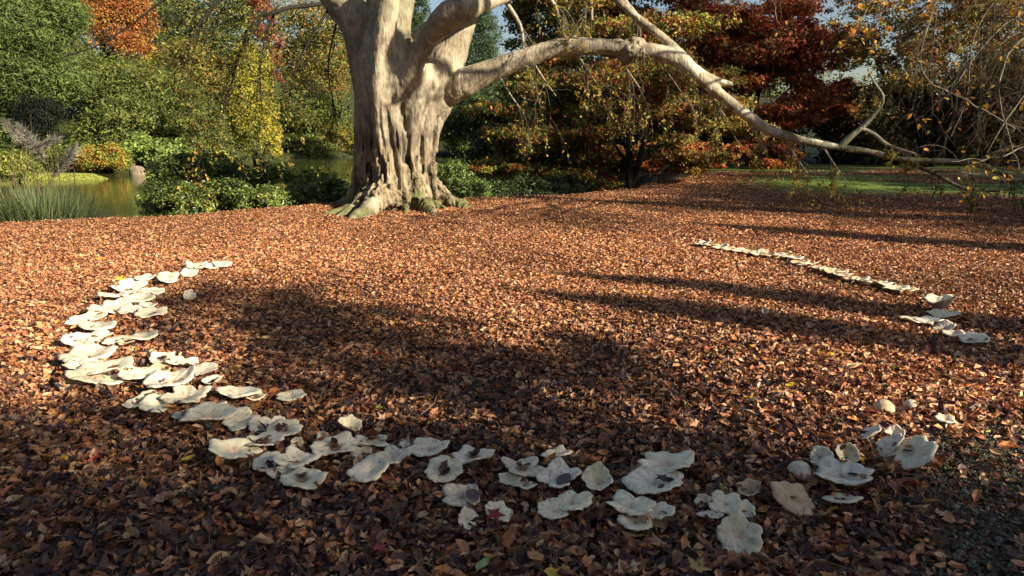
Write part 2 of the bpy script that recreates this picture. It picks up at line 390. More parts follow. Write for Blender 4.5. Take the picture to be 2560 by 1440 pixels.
# ------------------------------------------------------------------ generic foliage
def blob_leaves(mb, blobs, size, rng, pal, elong=1.0, up=.5, outw=.6, cl=None, tilt=.9, shell=.5):
    """blobs: (centre, radii, count)"""
    AV = QUAD_V*np.array([1, .9/elong, 1])
    pal = np.asarray(pal, float)
    for c, r, n in blobs:
        c = np.asarray(c, float); r = np.asarray(r, float)*np.ones(3); n = int(n)
        nc = max(10, int(n/(cl or 28)))
        d = rng.normal(0, 1, (nc, 3)); d /= np.linalg.norm(d, axis=1)[:, None]
        rad = rng.uniform(shell**3, 1, nc)**(1/3.)
        rad *= .8+.4*noise(d*2.2+c*.37, 3)
        cc = c+d*r*rad[:, None]
        k = rng.randint(0, nc, n); cs = np.mean(r)*.17*rng.uniform(.5, 1.5, nc)
        off = rng.normal(0, 1, (n, 3))*cs[k][:, None]*np.array([1, 1, .62])
        p = cc[k]+off
        nrm = d[k]*outw+np.array([0, 0, up])+rng.normal(0, 1, (n, 3))*tilt*.6
        nrm /= np.linalg.norm(nrm, axis=1)[:, None]
        t = rng.normal(0, 1, (n, 3)); t[:, 2] -= .4; t -= nrm*(t*nrm).sum(1)[:, None]; t /= np.linalg.norm(t, axis=1)[:, None]
        b = np.cross(nrm, t); M = np.stack([t, b, nrm], 2)
        pc = rng.choice(len(pal), nc); colr = pal[pc[k]]*rng.uniform(.75, 1.3, (n, 1))
        mixr = rng.rand(n) < .3; colr[mixr] = pal[rng.randint(0, len(pal), mixr.sum())]
        colr = colr*rng.uniform(.8, 1.2, nc)[k][:, None]
        scatter(mb, AV, QUAD_F, p, M, size*rng.uniform(.6, 1.35, n), colr)

def limbs(mb, base, tips, r0, rng, col, fork=.35, seg=7, twigs=0):
    base = np.asarray(base, float)
    for i, t in enumerate(tips):
        t = np.asarray(t, float); v = t-base; L = np.linalg.norm(v)
        fk = base+np.array([v[0]*.12, v[1]*.12, v[2]*fork])+rng.normal(0, .03*L, 3)*[1, 1, .3]
        mid = base+v*.65+rng.normal(0, .05*L, 3)
        s = base-np.array([0, 0, .2])
        tube(mb, [s, fk, mid, t], [r0*1.1, r0*.75, r0*.35, r0*.08], seg, L*.08, col, True, .15, i)
        for q in range(twigs):
            a = .35+.6*rng.rand(); st = base+v*a+rng.normal(0, .02*L, 3)
            e = st+rng.normal(0, 1, 3)*L*.16+np.array([0, 0, .05*L]); tube(mb, [st, (st+e)/2+rng.normal(0, .02*L, 3), e], [r0*.16, r0*.1, r0*.03], 4, L*.05, col, False)

MULT = [1.0, 1.0, 1.0]
def plant(name, label, cat, base, blobs, size, pal, n=None, mat=None, group=None, trunk=None, wood=(.018, .014, .01), seed=0, part='crown', trunkname='trunk', twigs=2, layered=0, **kw):
    rng = np.random.RandomState(seed+17)
    o = thing(name, label, cat, base, group)
    blobs = [(b[0], b[1], b[2]*MULT[0]) for b in blobs]; size = size*MULT[1]; pal = np.asarray(pal)*MULT[2]
    full = blobs
    if layered:      # flat tiers of leaves with dark gaps between them
        full = []
        for c_, r_, n_ in blobs:
            c_ = np.asarray(c_, float); r_ = np.asarray(r_, float)*np.ones(3)
            for q in range(layered):
                of = rng.uniform(-1, 1, 3)*[.8, .8, .95]; full.append((c_+of*r_, r_*[.66, .66, .27]*rng.uniform(.7, 1.2), n_*1.45/layered))
    mb = MB(); blob_leaves(mb, full, size, rng, pal, **kw); mb.build(part, mat or M_LEAF, o, smooth=False)
    mb = MB(); big = sorted(blobs, key=lambda b: -b[2])[:9]
    limbs(mb, base, [np.asarray(b[0])+np.array([0, 0, .2])*np.asarray(b[1])*np.ones(3) for b in big], trunk or .12, rng, wood, twigs=twigs)
    mb.build(trunkname, M_WOOD, o)
    return o
def BL(px, py, rx, ry, Y, n, depth=1.0):
    """blob seen at a pixel: centre at distance Y, radii in metres from pixels"""
    k = ppm(Y); return (P(px, py, Y), (rx/k, rx/k*depth, ry/k), n)
def base_at(px, Y):
    X = (px-1280)/ppm(Y); return np.array([X, Y, gz(X, Y)])

GREEN = [(.10, .125, .025), (.135, .165, .032), (.075, .10, .024), (.17, .19, .04), (.055, .08, .025)]
CONIF = [(.075, .11, .028), (.10, .145, .035), (.055, .085, .025), (.12, .165, .04)]
DARKG = [(.03, .05, .018), (.045, .07, .02), (.06, .09, .025), (.025, .04, .02)]
ORANGE = [(.34, .12, .03), (.38, .17, .03), (.26, .08, .025), (.30, .18, .04), (.18, .09, .03)]
RED = [(.34, .06, .025), (.42, .11, .035), (.24, .04, .025), (.14, .03, .02), (.38, .15, .04)]
YELL = [(.36, .31, .035), (.30, .28, .035), (.22, .23, .035), (.40, .33, .05)]
OLIVE = [(.16, .15, .03), (.22, .19, .035), (.12, .11, .03), (.30, .22, .04), (.10, .12, .03)]
BROWN = [(.20, .09, .03), (.28, .13, .035), (.13, .065, .03), (.34, .20, .04), (.10, .05, .03)]
AUTMIX = [(.22, .22, .03), (.30, .28, .035), (.12, .14, .03), (.32, .12, .03), (.07, .09, .025), (.26, .06, .025), (.16, .20, .035)]

# ------------------------------------------------------------------ background: far bank on the left
MULT[:] = [1.5, 1.12, 1.18]
GB = 'rhododendrons on the far bank'
def rhodo(label, cx, cy, rx, ry, Y, n, pal=GREEN, seed=0, size=.29):
    r = np.random.RandomState(seed+100); bl = []
    for i in range(7):
        bl.append(BL(cx+r.uniform(-.55, .55)*rx, cy+r.uniform(-.5, .5)*ry, rx*r.uniform(.45, .65), ry*r.uniform(.45, .65), Y+r.uniform(-1.5, 1.5), n*1.35/7, 1.0))
    b = base_at(cx, Y); plant('rhododendron', label, 'shrub', b, bl, size, pal, seed=seed, group=GB, trunk=.15, elong=1.5, twigs=1, trunkname='stem', part='foliage')
rhodo('broad light green rhododendron mound below the orange maple', 290, 235, 165, 105, 60, 16000, seed=1)
rhodo('mid green rhododendron right of the dark hollow, above the pond', 300, 320, 130, 75, 54, 12000, seed=2)
rhodo('green rhododendron at the far left below the conifer', 50, 250, 110, 100, 58, 9000, seed=3, pal=CONIF)
rhodo('bluish green rhododendron left of the yellow tree above the water', 440, 300, 110, 100, 62, 12000, seed=4)
rhodo('tall olive green shrub mass between the orange maple and the yellow tree', 470, 180, 120, 95, 70, 11000, seed=5, pal=OLIVE)
rhodo('green rhododendron between the yellow tree and the beech trunk', 790, 300, 130, 85, 74, 12000, seed=6)
rhodo('olive shrub low on the bank just left of the beech trunk', 850, 350, 70, 50, 73, 5000, seed=7, pal=OLIVE)
rhodo('dark green shrub mass behind the yellow tree', 640, 300, 120, 90, 76, 8000, seed=8, pal=DARKG)
rhodo('green shrub filling the bank left of the yellow column', 460, 345, 90, 55, 58, 7000, seed=12)
rhodo('low green shrubbery at the water edge between yellow tree and beech', 770, 368, 85, 26, 70.5, 6000, seed=10)
rhodo('dark shrubbery along the water edge left of the cabbage palm', 560, 372, 80, 30, 66, 6000, seed=11, pal=DARKG+GREEN[:2])
rhodo('tall dark green shrub right of the beech, under the first stretch of the long limb', 1230, 290, 110, 70, 50, 7000, seed=14, pal=DARKG+CONIF[:2])
rhodo('dark leafy shrub on the bank right of the beech, behind the bright bush', 1240, 400, 90, 60, 44, 6000, seed=13, pal=DARKG+GREEN[:2])
rhodo('pale green shrub seen just right of the beech trunk above the water', 1140, 320, 60, 85, 66, 8000, seed=9, pal=CONIF)
plant('conifer_tree', 'tall feathery green conifer at the far left edge', 'conifer', base_at(60, 52),
      [BL(70, 60, 110, 90, 52, 9000), BL(30, 170, 100, 90, 52, 8000), BL(120, 200, 90, 60, 53, 6000), BL(60, -60, 80, 80, 52, 3000), BL(10, 330, 60, 50, 52, 3000), BL(150, 40, 60, 60, 53, 3000)], .30, CONIF, seed=20, trunk=.35, elong=2.2)
plant('maple_tree', 'bright orange maple on the far bank at upper left', 'maple tree', base_at(280, 66),
      [BL(225, 30, 55, 45, 66, 3000), BL(290, 60, 75, 55, 66, 5000), BL(330, 20, 45, 45, 66, 2200), BL(260, -40, 70, 50, 66, 2500), BL(330, 110, 45, 28, 65, 1300)], .22, ORANGE, seed=21, trunk=.3)
plant('yew_bush', 'almost black rounded yew bush among the green rhododendrons', 'bush', base_at(95, 46),
      [BL(95, 280, 52, 40, 46, 9000), BL(80, 310, 40, 40, 46, 4000), BL(110, 350, 45, 30, 46, 3000)], .10, [(.008, .012, .006), (.012, .016, .008)], seed=22, trunkname='stem', part='foliage')
plant('ivy_tree', 'tall column of bright yellow foliage beside the pond', 'tree', base_at(640, 50),
      [BL(625, 150, 42, 40, 50, 2600), BL(620, 215, 48, 45, 50, 3500), BL(625, 280, 55, 45, 50, 4200), BL(660, 340, 38, 45, 49.5, 2600), BL(600, 320, 28, 35, 50, 1400), BL(688, 375, 14, 22, 49, 500)], .17, YELL, seed=23, trunk=.25, cl=14)
plant('maple_tree', 'slim red maple standing behind the yellow column', 'maple tree', base_at(660, 68),
      [BL(660, 50, 32, 45, 68, 900), BL(675, 110, 28, 40, 68, 800), BL(690, 175, 22, 30, 68, 400), BL(640, -10, 35, 30, 68, 900)], .22, [(.24, .07, .035), (.18, .05, .03), (.22, .13, .04)], seed=24, trunk=.2)
plant('autumn_tree', 'orange brown autumn tree behind the beech trunk on its left', 'tree', base_at(800, 78),
      [BL(780, 60, 75, 60, 78, 3800), BL(830, 140, 65, 55, 78, 3400), BL(740, 150, 60, 50, 78, 2400), BL(860, 40, 50, 60, 78, 2000), BL(800, 210, 75, 40, 77, 2500)], .25, OLIVE+GREEN[:3]+BROWN[:2], seed=25, trunk=.25)
plant('autumn_tree', 'dull olive tree high on the bank right of the orange maple', 'tree', base_at(480, 84),
      [BL(420, 30, 75, 60, 84, 3500), BL(510, 60, 80, 70, 84, 4500), BL(580, 10, 60, 60, 84, 3000), BL(420, 120, 70, 50, 83, 3000), BL(560, 130, 70, 60, 83, 3000)], .27, GREEN+DARKG+OLIVE[:2], seed=26, trunk=.35)
plant('orange_shrub', 'low shrub turning orange and yellow at the pond edge', 'shrub', base_at(250, 44.5),
      [BL(230, 395, 42, 28, 44.5, 2200), BL(275, 392, 38, 28, 44.5, 2200), BL(305, 410, 25, 16, 44, 900)], .13, [(.30, .20, .03), (.22, .24, .04), (.34, .14, .03), (.18, .22, .04), (.15, .20, .04)], seed=27, trunkname='stem', part='foliage')
plant('leafy_shrub', 'light green big leaved shrub along the far water edge', 'shrub', base_at(400, 47),
      [BL(350, 372, 50, 28, 47, 1700), BL(420, 385, 55, 32, 47, 2200), BL(490, 380, 50, 34, 48, 1900), BL(540, 400, 40, 30, 48, 1300)], .26, [(.16, .22, .05), (.20, .26, .06), (.11, .16, .04)], seed=28, trunkname='stem', part='foliage')
plant('leafy_shrub', 'green waterside shrub between the conifer and the orange shrub', 'shrub', base_at(170, 45.5),
      [BL(130, 385, 40, 34, 45.5, 1500), BL(185, 380, 38, 26, 46, 1400)], .2, GREEN, seed=29, trunkname='stem', part='foliage')
plant('yellow_shrub', 'yellow green shrub at the left edge above the pampas grass', 'shrub', base_at(30, 36),
      [BL(15, 410, 55, 35, 36, 1800), BL(60, 420, 40, 28, 36, 1100)], .14, [(.20, .24, .045), (.15, .19, .035), (.26, .25, .05), (.10, .14, .03)], seed=30, trunkname='stem', part='foliage')

MULT[:] = [1, 1, 1]
# stone post in the pond and small spiky plant
def rock(name, label, p, sx, sy, sz, seed, col=(.32, .26, .2)):
    n1, n2 = 22, 12; V = []
    for i in range(n2+1):
        ph = math.pi*i/n2
        for j in range(n1):
            th = 2*math.pi*j/n1; V.append((math.copysign(abs(math.sin(ph))**.5, 1)*math.cos(th), math.sin(ph)**.5*math.sin(th), math.cos(ph)))
    V = np.array(V); V = V*(1+.28*(noise(V*1.7+seed, seed)-.5))[:, None]*[sx, sy, sz]+p
    i = (np.arange(n2)[:, None]*n1); j = np.arange(n1)[None]; F = np.stack([i+j, i+(j+1) % n1, i+n1+(j+1) % n1, i+n1+j], -1).reshape(-1, 4)
    c = np.array(col)*(.6+.8*noise(V*3, 5))[:, None]
    return tag(mk(name, V, [F], c, M_STONE), label, 'rock')
rock('stone_pier', 'squat pale brown stone block standing in the pond', P(343, 428, 43)-np.array([0, 0, .15]), .5, .45, .5, 3, (.20, .16, .11))
def spiky(name, label, cat, base, n, L, w, pal, seed, droop=.5, spread=1.0, part='blades', mat=None, extra=None, par=None, foot=.25):
    rng = np.random.RandomState(seed); mb = MB()
    for i in range(n):
        a = rng.uniform(0, 6.283); lean = rng.uniform(.1, 1)*spread; ln = L*rng.uniform(.6, 1.1)
        d = np.array([math.cos(a)*lean, math.sin(a)*lean, 1.0]); d /= np.linalg.norm(d)
        s0 = np.asarray(base)+np.array([math.cos(a), math.sin(a), 0])*rng.uniform(0, foot)*L*.5
        side = np.cross(d, [0, 0, 1]); side /= np.linalg.norm(side)+1e-6
        ks = np.linspace(0, 1, 5); pts = np.array([s0+d*ln*k-np.array([0, 0, droop*ln*lean*k*k])+np.array([d[0], d[1], 0])*ln*.25*k*k for k in ks])
        ww = w*np.array([.8, 1, .8, .5, .08]); V = np.concatenate([pts-side*ww[:, None], pts+side*ww[:, None]])
        F = np.array([(k, k+1, k+6, k+5) for k in range(4)]); mb.add(V, F, np.array(pal[rng.randint(len(pal))])*rng.uniform(.7, 1.3))
    o = par or thing(name, label, cat, base)
    mb.build(part, mat or M_GRASS, o); return o
spiky('cabbage_palm', 'small spiky leaved plant in front of the yellow column', 'plant', P(645, 395, 38), 160, 1.3, .03, [(.14, .19, .07), (.2, .25, .1), (.08, .12, .04)], 5, .6, 1.6)

# pampas grass, left
GP = [(.16, .20, .09), (.22, .24, .12), (.10, .14, .06), (.26, .26, .15)]
def pampas(label, px, Y, seed, n, L, plumes, fan=1.0, pal=GP):
    b = base_at(px, Y); o = spiky('pampas_grass', label, 'pampas grass', b, n, L, .006*Y/12, pal, seed, .75, 1.5*fan, foot=1.6 if n > 1000 else .3)
    rng = np.random.RandomState(seed+50)
    for (x, y, ln, ang, yy) in plumes:
        tip = P(x, y, yy); mb = MB(); st = MB()
        k = ppm(yy); L2 = ln/k; d = np.array([math.cos(R(ang)), .1, math.sin(R(ang))])
        p1 = tip-d*L2; tube(st, [b, (b+p1)/2+np.array([0, 0, .15]), p1], [.008, .007, .005], 4, .3, (.35, .28, .15), False)
        for q in range(420):
            t = rng.rand(); s = p1+d*L2*t; wd = .12*L2*math.sin(math.pi*min(1, t*.85+.12)); dd = rng.normal(0, 1, 3)*wd; e = s+dd+d*L2*.12
            v = np.cross(e-s, [.2, 1, .1]); v = v/np.linalg.norm(v)*.007
            mb.add([s-v, s+v, e+v*.3, e-v*.3], [(0, 1, 2, 3)], np.array([.34, .32, .26])*rng.uniform(.6, 1.2))
        pl = mb.build('plume', M_GRASS, o); st.build('stalk', M_GRASS, o)
    return o
pampas('big grey green pampas grass clump at the left edge of the leaves', 75, 12.6, 1, 5200, 1.15, [], pal=[(.09, .13, .05), (.13, .17, .07), (.06, .09, .035), (.17, .19, .09), (.05, .075, .035)])
pampas('pampas grass with grey feathery plumes above the pond at the left edge', 20, 16, 2, 260, 1.6,
       [(45, 312, 90, 125, 15.5), (75, 335, 75, 115, 16), (150, 345, 80, 20, 15), (190, 365, 100, 50, 15.4), (10, 300, 80, 130, 16)])
def reeds():
    rng = np.random.RandomState(9); b = base_at(60, 14.5); o = thing('reeds', 'thin dark upright reeds behind the pampas grass', 'reeds', b); mb = MB()
    for i in range(60):
        p = P(rng.uniform(-20, 190), 500, rng.uniform(14, 15.5)); p[2] = -.6; h = rng.uniform(1.0, 2.1)*(1.2 if rng.rand() < .4 else 1); e = p+np.array([rng.normal(0, .15), rng.normal(0, .15), h])
        tube(mb, [p, (p+e)/2+rng.normal(0, .03, 3), e], [.008, .006, .002], 4, .4, (.12, .10, .05), False)
    mb.build('stems', M_WOOD, o)
reeds()

# ------------------------------------------------------------------ near hedge behind the leaves (left of the beech)
GH = 'glossy shrubs between the leaves and the pond'
HED = [(.07, .11, .022), (.11, .16, .03), (.17, .22, .042), (.23, .28, .055), (.045, .065, .02)]
hedge = [('rounded dark glossy shrub nearest the open water', 430, 500, 100, 55, 12.6, 9000), ('glossy shrub second from the water, with yellow beech leaves hanging over it', 560, 495, 85, 62, 13.2, 8500),
         ('glossy dark shrub midway between pond and beech trunk', 670, 500, 75, 48, 13.9, 7500), ('glossy shrub second left of the beech trunk', 755, 490, 65, 50, 14.8, 6000),
         ('glossy shrub tucked against the left side of the beech roots', 835, 480, 60, 52, 15.4, 5500)]
for i, (lb, cx, cy, rx, ry, Y, n) in enumerate(hedge):
    r = np.random.RandomState(i+60); bl = [BL(cx, cy, rx*.8, ry*.8, Y+.6, n*.35, .8)]
    for k in range(6): bl.append(BL(cx+r.uniform(-.65, .65)*rx, cy+r.uniform(-.35, .5)*ry, rx*r.uniform(.35, .5), ry*r.uniform(.4, .6), Y+r.uniform(0, 1.0), n*.11, .9))
    plant('laurel_shrub', lb, 'shrub', base_at(cx, Y+.6), bl, .085, HED, mat=M_GLOSS, seed=i+60, group=GH, trunk=.05, elong=1.5, trunkname='stem', part='foliage', up=.7, shell=.35)
plant('laurel_shrub', 'olive leafy shrub rising behind the hedge, in front of the pond', 'shrub', base_at(500, 17), [BL(440, 425, 70, 40, 17, 2600), BL(520, 420, 80, 45, 17, 3200), BL(600, 440, 70, 30, 17, 2000), BL(680, 440, 60, 24, 17, 1600), BL(780, 445, 60, 22, 17, 1500)], .09, GREEN+HED, seed=70, trunk=.05, trunkname='stem', part='foliage')
plant('laurel_shrub', 'bright green bush against the right side of the beech base', 'shrub', base_at(1140, 17.5), [BL(1130, 450, 50, 42, 17, 4200), BL(1180, 480, 45, 32, 17, 2600), BL(1125, 420, 30, 22, 17.3, 900)], .085, [(.10, .16, .03), (.15, .22, .04), (.07, .11, .025)], mat=M_GLOSS, seed=71, trunk=.05, elong=1.5, trunkname='stem', part='foliage')
plant('laurel_shrub', 'very dark shrub right of the beech at the edge of the leaves', 'shrub', base_at(1290, 18), [BL(1230, 480, 60, 32, 18, 3000), BL(1310, 478, 65, 34, 18.5, 3200), BL(1400, 470, 60, 34, 19, 3000)], .08, DARKG, seed=72, trunk=.05, trunkname='stem', part='foliage')

# ------------------------------------------------------------------ background right of the beech
MULT[:] = [1.75, 1.22, 1.2]
plant('conifer_tree', 'blue green conifer showing between beech stems and long limb', 'conifer', base_at(1200, 58),
      [BL(1205, 90, 42, 50, 58, 3500), BL(1190, 150, 55, 40, 58, 4000), BL(1200, 40, 28, 36, 58, 1200), BL(1180, 220, 60, 60, 58, 4500)], .2, [(.05, .09, .035), (.07, .12, .05), (.04, .06, .03)], seed=80, trunk=.35, elong=2)
plant('conifer_tree', 'dark conifer in the fork above the beech trunk', 'conifer', base_at(1045, 66),
      [BL(1045, 20, 22, 40, 66, 1800), BL(1040, 80, 34, 40, 66, 2200), BL(1050, -40, 16, 40, 66, 600)], .22, [(.04, .07, .03), (.06, .09, .035)], seed=81, trunk=.3, elong=2)
plant('autumn_tree', 'yellow and olive leaved tree under the arch of the long limb', 'tree', base_at(1400, 22),
      [BL(1330, 250, 90, 75, 22, 5200), BL(1260, 340, 80, 70, 21.5, 4500), BL(1380, 380, 95, 60, 21, 5200), BL(1480, 260, 85, 70, 22.5, 4500), BL(1450, 430, 80, 40, 20.5, 3200), BL(1250, 430, 65, 42, 20.5, 2200), BL(1400, 190, 110, 45, 23, 3200)], .10, AUTMIX+GREEN[:2]+BROWN[:2], seed=82, trunk=.07, layered=9, shell=.2, cl=16)
plant('autumn_tree', 'many stemmed dark tree at the edge of the leaves under the limb', 'tree', G(1575, 474),
      [BL(1600, 230, 110, 80, 20.5, 5200), BL(1700, 320, 95, 65, 20, 4200), BL(1500, 330, 75, 60, 20, 2600), BL(1800, 260, 90, 70, 21, 4000), BL(1640, 130, 120, 60, 21.5, 4200), BL(1560, 60, 130, 70, 22, 4500), BL(1740, 400, 70, 28, 19.5, 1300)], .10, AUTMIX+BROWN, seed=83, trunk=.085, layered=9, wood=(.008, .007, .005), shell=.25, cl=15, twigs=5)
plant('autumn_tree', 'tall orange and olive tree filling the top behind the long limb', 'tree', base_at(1450, 30),
      [BL(1370, 60, 90, 60, 30, 3800), BL(1470, 30, 110, 70, 30, 5200), BL(1330, 130, 80, 45, 30, 2600), BL(1600, 10, 90, 60, 30, 3500), BL(1420, -60, 120, 50, 30, 2500)], .14, AUTMIX+OLIVE, seed=84, trunk=.14, layered=9, shell=.2, cl=15)
plant('maple_tree', 'large deep red maple behind the falling end of the limb', 'maple tree', base_at(1880, 30),
      [BL(1780, 60, 110, 70, 30, 5600), BL(1930, 100, 105, 75, 30, 6000), BL(2010, 200, 80, 80, 29.5, 4500), BL(1850, 190, 100, 70, 30, 4800), BL(1980, 290, 75, 55, 29, 3200), BL(1960, 20, 80, 60, 31, 2600), BL(2080, 120, 60, 50, 31, 1500), BL(2070, 250, 60, 50, 31, 1800), BL(1750, 170, 80, 60, 31, 2800)], .13, RED+[(.3, .16, .04), (.16, .10, .03)], seed=85, trunk=.2, layered=9, shell=.25, cl=16)
GM = 'small maples along the far edge of the leaves'
for i, (lb, cx, cy, rx, ry, Y, bx) in enumerate([
    ('small orange red maple with pale stems right of the many stemmed tree', 1640, 400, 70, 30, 25, 1640), ('low fiery orange maple second along the far edge', 1740, 395, 65, 30, 26, 1725),
    ('low red maple with yellow leaves beneath the limb', 1850, 385, 75, 34, 25, 1840), ('bright red orange maple where the limb meets the lawn', 1950, 400, 60, 38, 24.5, 1950)]):
    plant('small_maple', lb, 'maple tree', base_at(bx, Y), [BL(cx-rx*.4, cy, rx*.6, ry, Y, 1500), BL(cx+rx*.4, cy+4, rx*.6, ry*.9, Y, 1500), BL(cx, cy-15, rx*.7, ry*.8, Y+.5, 1200)], .11,
          ORANGE+RED[:2], seed=90+i, layered=5, group=GM, trunk=.05, wood=(.3, .26, .2), shell=.2, cl=14)
DKR = [(.05, .06, .02), (.08, .09, .025), (.035, .045, .018), (.12, .11, .03), (.10, .05, .02)]
plant('evergreen_tree', 'dark evergreen mass behind the lawn right of the red maple', 'evergreen', base_at(2220, 32),
      [BL(2150, 300, 95, 80, 32, 5200), BL(2090, 270, 80, 70, 33, 4200), BL(2130, 370, 80, 50, 32, 3000), BL(2260, 290, 100, 80, 33, 5200), BL(2360, 320, 100, 75, 33, 5000), BL(2200, 385, 110, 45, 31, 3600), BL(2400, 400, 120, 45, 32, 3800)], .15, DKR, seed=100, trunk=.22)
plant('evergreen_tree', 'dark tree mass at the far right edge behind the lawn', 'evergreen', base_at(2540, 30),
      [BL(2480, 300, 100, 90, 30, 4800), BL(2580, 260, 100, 100, 30, 4500), BL(2540, 400, 110, 45, 30, 3500), BL(2480, 200, 90, 70, 31, 3500)], .15, DKR+BROWN[:2], seed=101, trunk=.22)
plant('autumn_tree', 'thin crowned brown tree against the sky at upper right', 'tree', base_at(2330, 27),
      [BL(2200, 170, 100, 50, 27, 1500), BL(2330, 130, 130, 90, 27, 1900), BL(2460, 110, 110, 90, 27, 2800), BL(2260, 60, 120, 60, 28, 1300), BL(2520, 20, 100, 80, 28, 3000), BL(2360, 20, 120, 60, 28, 1500), BL(2150, 80, 70, 80, 28, 1200)], .11, BROWN+OLIVE, seed=102, trunk=.16, layered=9, shell=.1, twigs=14)
MULT[:] = [1.7, 1.3, 1.0]
# understorey and far wood
plant('evergreen_tree', 'black green evergreen behind the many stemmed tree', 'evergreen', base_at(1560, 34),
      [BL(1350, 330, 120, 110, 34, 5000), BL(1520, 330, 120, 120, 34, 5500), BL(1700, 340, 120, 110, 34, 5000), BL(1880, 360, 110, 80, 35, 4000), BL(1600, 200, 150, 90, 36, 4500), BL(1250, 390, 70, 80, 33, 2500)], .17, DARKG, seed=103, trunk=.25)
MULT[:] = [1.0, 1.0, 1.0]
def far_wood():
    rng = np.random.RandomState(77); mb = MB()
    prof_x = [-200, 0, 300, 700, 900, 1060, 1150, 1300, 1420, 1700, 2050, 2120, 2400, 2700]; prof_y = [-80, -80, -60, -40, -20, 150, 170, 160, 60, 20, 60, 200, 210, 120]
    for i in range(170):
        px = rng.uniform(-350, 2900) if i < 130 else rng.uniform(-350, 900); top = np.interp(px, prof_x, prof_y); py = top+45+rng.rand()*(380-top)*.8; Y = 100+rng.uniform(-4, 14)
        b = BL(px, py, 75, 62, Y, 950, 1.0); pal = [DARKG, OLIVE, GREEN, BROWN][rng.choice(4, p=[.45, .25, .2, .1])]
        blob_leaves(mb, [b], .45, rng, pal, cl=20)
    tag(mb.build('far_woodland', M_LEAF, smooth=False), 'dark mixed woodland closing the view behind the garden', 'woodland', kind='stuff')
far_wood()

# ------------------------------------------------------------------ the great beech
def K(px, py, Y, r):
    if KD[0] and px > 1230 and Y < 12.95: Y = 13.3-.9*(px-1120)/1230.-.15*(py > 300 and px > 2240)
    Y = Y+DY*KD[0]; return (P(px, py, Y), r/ppm(Y))
KD = [1.0]
TB = np.array([-2.38, 14.3, 0.0]); DY = .7
def twig_tree(st, lf, start, d, L, r, rng, depth=3, droop=.25, leaf=0, pal=None, leafsize=.07, cols=(.16, .13, .09), spread=.7, nseg=5, kids=4):
    pts = [np.asarray(start, float)]; d = np.asarray(d, float); d /= np.linalg.norm(d)
    for i in range(nseg):
        d = d+rng.normal(0, .16, 3)+np.array([0, 0, -droop/nseg]); d /= np.linalg.norm(d); pts.append(pts[-1]+d*L/nseg)
    rr = np.linspace(r, r*.35, nseg+1); tube(st, pts, rr, 5 if r > .02 else 4, None, cols, False)
    pts = np.array(pts)
    if depth > 0:
        for k in range(kids):
            t = rng.uniform(.25, 1)*nseg; i = min(int(t), nseg-1); p = pts[i]+(pts[i+1]-pts[i])*(t-i)
            dd = (pts[i+1]-pts[i]); dd /= np.linalg.norm(dd); nd = dd+rng.normal(0, spread, 3)*[1, 1, .6]
            twig_tree(st, lf, p, nd, L*rng.uniform(.35, .62), r*.5, rng, depth-1, droop, leaf, pal, leafsize, cols, spread, 4, kids)
    if leaf and depth <= 1:
        n = rng.poisson(leaf)
        if n:
            t = rng.rand(n)*nseg; i = np.minimum(t.astype(int), nseg-1); p = pts[i]+(pts[i+1]-pts[i])*(t-i)[:, None]+rng.normal(0, .025, (n, 3))
            M = rot_zyx(rng.uniform(0, 6.28, n), rng.normal(.5, .5, n), rng.normal(0, .6, n)); pa = np.asarray(pal)
            lf.append((p, M, leafsize*rng.uniform(.6, 1.2, n), pa[rng.randint(0, len(pa), n)]*rng.uniform(.7, 1.3, (n, 1))))
def emit_leaves(lf, name, mat, parent):
    if not lf: return
    mb = MB(); AV, AF = leaf_arch(1, .55, .2, .1, .3, 4)
    scatter(mb, AV, AF, np.concatenate([l[0] for l in lf]), np.concatenate([l[1] for l in lf]), np.concatenate([l[2] for l in lf]), np.concatenate([l[3] for l in lf]))
    return mb.build(name, mat, parent, smooth=False)

